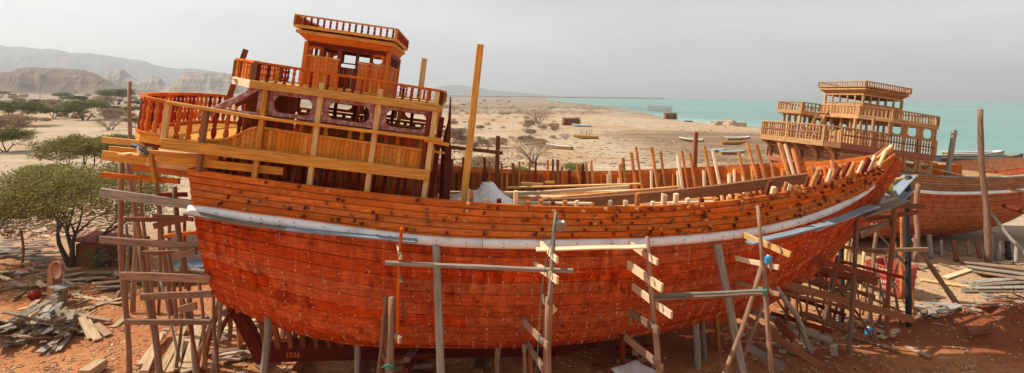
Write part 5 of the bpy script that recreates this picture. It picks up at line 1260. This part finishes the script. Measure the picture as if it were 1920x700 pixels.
# fish weir: stakes standing in the sea
wr = thing('fish_weir', 'fish weir of dark stakes standing in the sea off the point', 'weir', P(1240, 205, 330))
nst = 0
for k in range(90):
    px = 1110 + 150 * (k / 90) ** .75; Yw = lerp(430, 350, k / 90); p = P(px, 200, Yw); p.z = -.8
    dense_ = px > 1215
    pole('stake', p, p + Vector((rng.uniform(-.2, .2), 0, rng.uniform(2.6, 3.8) + (1.2 if dense_ else 0))), .11 if dense_ else .07, .08, M['brown'], wr, .01, 4, 1)
for y in (1.0, 2.0, 2.8):
    a_ = P(1216, 200, 372); b_ = P(1262, 200, 350); a_.z = b_.z = y; beam('cross_pole', a_, b_, .12, .14, M['brown'], wr)
# rocks at the water line
def rock_geo(seed, sx, sy, sz, n=14):
    V, F = [], []
    for i in range(n + 1):
        for j in range(n * 2):
            th_ = math.pi * i / n; ph = math.pi * j / n
            d = Vector((math.sin(th_) * math.cos(ph), math.sin(th_) * math.sin(ph), math.cos(th_)))
            k = 1 + .32 * mnoise.noise(d * 1.7 + Vector((seed, 0, 0))) + .14 * mnoise.noise(d * 4.2 + Vector((0, seed, 0)))
            V.append((d.x * sx * k, d.y * sy * k, max(-.2, min(d.z * k, .62 + .12 * mnoise.noise(d * 6))) * sz))
    m = n * 2
    for i in range(n):
        for j in range(m): F.append((i * m + j, i * m + (j + 1) % m, i * m + m + (j + 1) % m, i * m + m + j))
    return V, F
for k, (px, py, sx, lab) in enumerate(((1346, 234, 3.4, 'flat pale rock at the water line nearer the fish weir'), (1378, 236, 4.2, 'broader pale rock slab at the water line nearer the far dhow'), (1366, 232, 2.4, 'low rock between the two water line slabs'))):
    gp = G(px, py); gp.z = -.3; v, f = rock_geo(k + 2, sx, 2.0, 2.4); o = obj('rock', v, f, M['rock'], None, Matrix.Translation(gp)); tag(o, lab, 'rock')
# telegraph poles on the plain
for k, (px, y0, y1) in enumerate(((75, 150, 190), (116, 158, 188), (38, 168, 186), (285, 150, 182), (318, 148, 180))):
    gp = G(px, y1); Yg = min(gp.y, 800); b_ = P(px, y1, Yg); t_ = P(px, y0 + 4, Yg)
    o = thing('utility_pole', 'slim utility pole on the plain below the hills', 'pole', b_, 'utility poles on the plain')
    pole('shaft', b_, t_, .22, .16, M['grey'], o, .002, 6, 2); beam('crossarm', t_ + Vector((-1.2, 0, -.7)), t_ + Vector((1.2, 0, -.7)), .2, .2, M['grey'], o)

# ------------------------------------------------------------------ the yard behind the stern
# concrete block wall
wl = G(308, 503); wr_ = G(378, 500)
bw = thing('block_wall', 'low unplastered concrete block wall behind the stern scaffold', 'wall', wl)
d = (wr_ - wl); Lw = d.length + .4; d.normalize(); up_ = Vector((0, 0, 1)); sd = Vector((-d.y, d.x, 0))
v, f = beam_geo(.385, .19, .185, .012); bme = mesh('block', v, f, M['block'])
for r_ in range(10):
    n_ = int(Lw / .4)
    for i in range(n_):
        if r_ == 9 and i % 4 == 1: continue
        x = (i + .5 + (.5 if r_ % 2 else 0)) * .4
        Mx = Matrix(((d.x, sd.x, 0, 0), (d.y, sd.y, 0, 0), (0, 0, 1, 0), (0, 0, 0, 1))); Mx.translation = wl + d * x + Vector((0, 0, .1 + r_ * .197))
        inst('block', bme, bw, Mx)
v, f = box_geo((Lw / 2, 0, .95), (Lw - .3, .12, 1.86)); Mx = Matrix(((d.x, sd.x, 0, wl.x), (d.y, sd.y, 0, wl.y), (0, 0, 1, 0), (0, 0, 0, 1))); obj('mortar', v, f, M['block'], bw, Mx)
def torus(r, q, n=20, m=8):
    V = [((r + q * math.cos(2 * math.pi * j / m)) * math.cos(2 * math.pi * i / n), (r + q * math.cos(2 * math.pi * j / m)) * math.sin(2 * math.pi * i / n), q * 1.3 * math.sin(2 * math.pi * j / m)) for i in range(n) for j in range(m)]
    return V, [(i * m + j, ((i + 1) % n) * m + j, ((i + 1) % n) * m + (j + 1) % m, i * m + (j + 1) % m) for i in range(n) for j in range(m)]
v, f = torus(.28, .10); p = G(268, 452); p.z = .14; o = obj('tyre', v, f, M['rubber'], None, Matrix.Translation(p), True); tag(o, 'black tyre lying beside the block wall', 'tyre')
v, f = torus(.5, .06); o = beam('sheet', G(330, 508) + Vector((0, 0, .3)), G(385, 506) + Vector((0, 0, .3)), 1.2, .05, M['greyblue'], jit=.03, k=3); tag(o, 'blue-grey sheet lying at the foot of the block wall', 'sheet')
# dark shelter beside the tree
p = G(205, 492); sh = thing('shed', 'low dark shed with a sloping top beside the large acacia', 'shed', p)
v, f = box_geo((0, 0, .6), (2.4, 1.6, 1.2)); obj('wall', v, f, M['brown'], sh)
v, f = box_geo((0, 0, 0), (2.7, 1.9, .08), Matrix.Translation((0, 0, 1.27)) @ Matrix.Rotation(R(7), 4, 'Y')); obj('roof', v, f, M['darkred'], sh)
v, f = box_geo((.3, -.82, .5), (.8, .05, 1.0)); obj('door', v, f, M['black'], sh)
# bandsaw
p = G(108, 570); bs = thing('bandsaw', 'rusty old bandsaw standing on the red soil', 'machine', Matrix.Translation(p) @ Matrix.Rotation(R(-20), 4, 'Z'))
v, f = extrude_poly([(-.45, 0), (.35, 0), (.30, .5), (-.05, .62), (-.10, 1.15), (.10, 1.35), (.12, 1.65), (-.10, 1.85), (-.32, 1.75), (-.46, 1.3)], -.16, .16)
obj('frame', [(x, -z, y) for x, y, z in v], f, M['iron'], bs)
for (x, z, r_) in ((.18, 1.55, .40), (.18, .30, .38)):
    v, f = lathe([(.05, -.06), (r_ * .82, -.04), (r_ * .84, -.07), (r_, -.07), (r_, .07), (r_ * .84, .07), (r_ * .82, .04), (.05, .06)], 28)
    obj('wheel', [(x + a_, -.12 + c_ * .8, z + b_) for a_, b_, c_ in v], f, M['iron'], bs, None, True)
v, f = box_geo((.45, -.1, .86), (.75, .6, .06)); obj('table', v, f, M['steel'], bs)
v, f = box_geo((.58, -.12, .95), (.02, .05, 1.3)); obj('blade', v, f, M['steel'], bs)
v, f = box_geo((.42, -.2, .28), (.5, .4, .55)); obj('motor_box', v, f, M['grey'], bs)
for x in (.15, .75): beam('leg', (x, -.1, 0), (x, -.1, .84), .09, .09, M['weather'], bs, F=WM[bs.name])
# boards
bm = []
for k in range(7):
    v, f = beam_geo(.8 + .17 * k, .15 + .04 * (k % 4), .05, .006, .012, rng, 2); bm.append((v, f))
bmesh_ = {(k, m_): mesh('board', bm[k][0], bm[k][1], M[m_]) for k in range(7) for m_ in ('board', 'grey', 'pale', 'weather', 'cut')}
for k in range(7):
    for m_ in ('pale', 'cut'): bmesh_[(k, m_)].materials[0] = M['gpale']
def lay(p, rz, pitch, k, mt, label, group, cat='board', name='scrap_board', rx=0):
    Mx = Matrix.Translation(p) @ Matrix.Rotation(rz, 4, 'Z') @ Matrix.Rotation(-pitch, 4, 'Y') @ Matrix.Rotation(rx, 4, 'X')
    o = inst(name, bmesh_[(k, mt)], None, Mx); return tag(o, label, cat, group)
br = random.Random(5)
pc = G(66, 628)
for i in range(95):
    u, w = br.uniform(-1, 1), br.uniform(-1, 1); e = max(0, 1 - u * u) * max(0, 1 - w * w)
    h = .95 * e ** .7 * br.uniform(.25, 1) + .06
    lay(pc + Vector((u * 1.75, w * 1.0, h)), R(90) + br.gauss(0, .45) + u * .2, -br.uniform(-.15, .75) * (1 if w < .3 else -.3), br.randrange(6), br.choice(['grey', 'grey', 'board', 'grey', 'weather']), 'weathered grey offcut in the heap of boards beside the bandsaw', 'grey offcuts in the heap', rx=br.uniform(-.4, .4))
for (x0, y0, x1, y1, z0, z1) in ((135, 580, 152, 613, .6, .3), (152, 586, 172, 638, .45, .08), (162, 588, 184, 640, .35, .06), (178, 592, 203, 632, .3, .06), (112, 578, 130, 615, .6, .4), (60, 583, 70, 640, .7, .2), (212, 616, 240, 596, .05, .05), (145, 583, 208, 608, .5, .15)):
    a_, b_ = G(x0, y0 + 30 * (z0 > .2)), G(x1, y1); a_.z, b_.z = z0, z1
    o = beam('scrap_board', a_, b_, .26, .06, M['gpale'], None, jit=.015, k=2); tag(o, 'pale fresh board leaning on the heap of grey offcuts', 'board', 'pale boards on the heap')
o = beam('timber_baulk', G(158, 712) + Vector((0, 0, .15)), G(190, 690) + Vector((0, 0, .15)), .42, .3, M['gpale'], None, jit=.01); tag(o, 'fresh sawn baulk end at the bottom edge by the heap', 'timber')
def scatter(n_, x0, x1, y0, y1, mats_, label, group, zmax=.15, seed=1, spread=3.14, rz0=0, avoid=None):
    q = random.Random(seed); i = 0
    while i < n_:
        px, py = q.uniform(x0, x1), q.uniform(y0, y1)
        if avoid and avoid(px, py): continue
        g_ = G(px, py); g_.z = max(0, ground_z(g_.x, g_.y)) + .03 + q.random() * zmax
        lay(g_, rz0 + q.uniform(-spread, spread), q.uniform(-.06, .12), q.randrange(7), q.choice(mats_), label, group, rx=q.uniform(-.15, .15)); i += 1
scatter(42, 0, 235, 512, 546, ['board', 'weather', 'weather', 'board', 'pale'], 'scrap board strewn over the red soil behind the bandsaw', 'scrap boards behind the bandsaw', .22, 1, .7)
scatter(32, -20, 90, 462, 505, ['grey', 'grey', 'board'], 'grey plank in the stacks under the large acacia', 'grey planks under the acacia', .5, 2, .35, .1)
scatter(20, 5, 230, 550, 600, ['pale', 'board', 'cut', 'weather'], 'loose offcut on the open red soil round the bandsaw', 'loose offcuts round the bandsaw', .02, 3)
scatter(28, 385, 520, 575, 700, ['board', 'pale', 'weather', 'weather'], 'scrap board on the sunlit soil below the stern post', 'scrap boards below the stern post', .25, 4, .8)
for k, (x0, y0, x1, y1) in enumerate(((300, 705, 345, 620), (318, 705, 352, 640), (345, 705, 372, 610), (356, 700, 376, 612), (262, 690, 312, 630), (270, 705, 300, 640), (372, 640, 420, 610), (330, 700, 338, 650))):
    a_, b_ = G(x0, y0), G(x1, y1); a_.z = .1; b_.z = .12 + .03 * k
    o = beam('ground_timber', a_, b_, .24, .09, M['gpale'], None, jit=.012, k=2); tag(o, 'long pale timber lying on the soil under the stern scaffold', 'timber', 'pale timbers under the stern scaffold')
for k in range(9):
    a_ = G(215 + k * 14, 520 + (k % 4) * 5); b_ = a_ + Vector((br.uniform(1.6, 2.6), br.uniform(-.6, .6), 0)); a_.z = .15 + .1 * (k % 3); b_.z = a_.z
    o = pole('log', a_, b_, .14, .12, M['weather' if k % 2 else 'board'], None, .02); tag(o, 'round log lying in the timber behind the stern scaffold', 'log', 'logs behind the stern scaffold')
v, f = lathe([(.17, 0), (.19, .02), (.19, .34), (.17, .36), (0, .36)], 12)
o = obj('log_stub', [(z - .18, x, y + .18) for x, y, z in v], f, M['redb'], None, Matrix.Translation(G(65, 560)), True); tag(o, 'short red log stub on the soil beside the bandsaw', 'log')
o = pole('fence_post', G(42, 502), G(42, 502) + Vector((-.1, 0, 2.0)), .07, .05, M['brown'], None); tag(o, 'thin bare post standing by the grey planks', 'post')
# planks stacked on the right
for k in range(9):
    a_, b_ = G(1800 + k * 4, 492 + k * 3.2), G(1950, 512 + k * 3.2); a_.z = .08 + .06 * (k % 3); b_.z = a_.z + .05
    o = beam('stacked_plank', a_, b_, .28, .06, M['grey' if k % 2 else 'weather'], None, jit=.01, k=3); tag(o, 'long grey plank in the upper stack before the far dhow', 'plank', 'upper plank stack')
for k in range(10):
    a_, b_ = G(1805 + (k % 3) * 12, 532 + k * 1.8), G(1950, 518 + k * 3.4); a_.z = .06 + .05 * (k % 3); b_.z = a_.z
    o = beam('stacked_plank', a_, b_, .26, .06, M['board' if k % 2 else 'grey'], None, jit=.01, k=3); tag(o, 'long brown plank in the lower stack near the picture edge', 'plank', 'lower plank stack')
for k, (x0, y0, x1, y1, mt) in enumerate(((1772, 523, 1818, 508, 'cut'), (1726, 526, 1835, 543, 'pale'), (1720, 503, 1752, 500, 'cut'), (1640, 483, 1690, 478, 'cut'))):
    a_, b_ = G(x0, y0), G(x1, y1); a_.z = b_.z = .06
    o = beam('loose_plank', a_, b_, .3, .06, M[mt], None, jit=.01, k=2); tag(o, ('bright plank lying askew near the plank stacks', 'long thin pale plank pointing at the plank stacks', 'short pale plank in the shade of the far dhow', 'pale plank in the shade behind the red skip')[k], 'plank')
scatter(34, 1730, 1930, 596, 640, ['grey', 'board', 'weather', 'grey'], 'broken board lying on the red soil heap', 'broken boards on the soil heap', .18, 6, 1.2)
scatter(25, 1460, 1720, 560, 690, ['board', 'weather', 'pale'], 'scrap stick on the shaded soil under the bow scaffold', 'scraps under the bow scaffold', .03, 7)
scatter(16, 1700, 1920, 470, 505, ['grey', 'weather'], 'grey scrap in the shade under the far dhow', 'scraps under the far dhow', .1, 8)
for k in range(60):
    gq = G(br.uniform(1880, 1935), br.uniform(600, 655)); a_ = gq + Vector((0, 0, ground_z(gq.x, gq.y) + br.uniform(0, .5))); d = Vector((br.uniform(-1, 1), br.uniform(-.6, .6), br.uniform(-.1, .5)))
    o = pole('brush_stick', a_ - d * .6, a_ + d * .7, .022, .012, M['brown'], None, .06, 4, 3); tag(o, 'thin stick in the brush pile on the soil heap', 'stick', 'brush pile sticks')
o = beam('ground_timber', G(1815, 668) + Vector((0, 0, .9)), G(1885, 655) + Vector((0, 0, .85)), .22, .2, M['brown'], None, jit=.01); tag(o, 'dark squared timber lying on the soil heap', 'timber')
# wood chips and stones over the yard: uncountable litter
nr = np.random.default_rng(9); V, F = [], []
i = 0
while i < 9000:
    px = nr.uniform(-30, 1950); py = nr.uniform(460, 720)
    if 520 < px < 1380 and py < 640: continue
    g_ = G(px, py)
    if .5 + .9 * mnoise.noise(Vector((g_.x * .7, g_.y * .7, 2))) + .3 * mnoise.noise(Vector((g_.x * 2.6, g_.y * 2.6, 5))) < nr.random(): continue
    z = ground_z(g_.x, g_.y); s = nr.uniform(.012, .05) * (1.6 if nr.random() < .08 else 1); L_ = s * nr.uniform(.8, 2.6); a_ = nr.uniform(0, 6.28); c, s_ = math.cos(a_), math.sin(a_); e = s * .35
    b0 = len(V)
    for (x, y, zz) in ((-L_, -s * .5, 0), (L_, -s * .4, 0), (L_ * .9, s * .5, 0), (-L_ * .8, s * .4, 0), (-L_ * .9, -s * .4, e), (L_ * .9, -s * .3, e), (L_ * .8, s * .4, e), (-L_ * .7, s * .3, e)):
        V.append((g_.x + x * c - y * s_, g_.y + x * s_ + y * c, z + zz + .005))
    F += [(b0 + 4, b0 + 5, b0 + 6, b0 + 7), (b0, b0 + 1, b0 + 5, b0 + 4), (b0 + 1, b0 + 2, b0 + 6, b0 + 5), (b0 + 2, b0 + 3, b0 + 7, b0 + 6), (b0 + 3, b0, b0 + 4, b0 + 7)]; i += 1
cm, t, b, ln = newmat('chip_litter'); geo = t.nodes.new('ShaderNodeNewGeometry')
rp = t.nodes.new('ShaderNodeValToRGB'); ln(geo.outputs['Random Per Island'], rp.inputs[0]); rp.color_ramp.interpolation = 'CONSTANT'
els = rp.color_ramp.elements; els[0].color = (.24, .10, .05, 1); els[1].position = .3; els[1].color = (.42, .24, .13, 1)
for p_, c_ in ((.55, (.60, .44, .28)), (.75, (.16, .07, .04)), (.93, (.56, .44, .33))): e_ = els.new(p_); e_.color = (*c_, 1)
ln(rp.outputs[0], b.inputs['Base Color']); b.inputs['Roughness'].default_value = .9
o = obj('wood_chips', V, F, cm); tag(o, 'wood chips and small stones littering the yard', 'litter', kind='stuff')
# pale rubble field behind the large acacia
V, F = [], []
for i in range(2600):
    px, py = nr.uniform(0, 260) if i % 2 else nr.uniform(820, 1000), 0
    py = nr.uniform(365, 450) if i % 2 else nr.uniform(262, 315); g_ = G(px, py); s = nr.uniform(.05, .22) * (1.0 if i % 2 else 1.5)
    gv, gf = box_geo((0, 0, 0), (s * nr.uniform(1, 4), s, s * .5), Matrix.Translation((g_.x, g_.y, s * .2)) @ Matrix.Rotation(nr.uniform(0, 6.28), 4, 'Z') @ Matrix.Rotation(nr.uniform(-.3, .3), 4, 'Y'))
    b0 = len(V); V += [tuple(q) for q in gv]; F += [tuple(b0 + k for k in q) for q in gf]
for i in range(1500):
    px, py = nr.uniform(1000, 1430), nr.uniform(234, 318); g_ = G(px, py); s = nr.uniform(.06, .30) * nr.uniform(.4, 1)
    if g_.x > interp(g_.y, COAST) - 6: continue
    gv, gf = box_geo((0, 0, 0), (s * nr.uniform(1, 5), s, s * .5), Matrix.Translation((g_.x, g_.y, ground_z(g_.x, g_.y) + s * .1)) @ Matrix.Rotation(nr.normal(0, .5), 4, 'Z'))
    b0 = len(V); V += [tuple(q) for q in gv]; F += [tuple(b0 + k for k in q) for q in gf]
o = obj('rubble', V, F, cm); tag(o, 'pale rubble and driftwood scraps strewn behind the yard', 'rubble', kind='stuff')
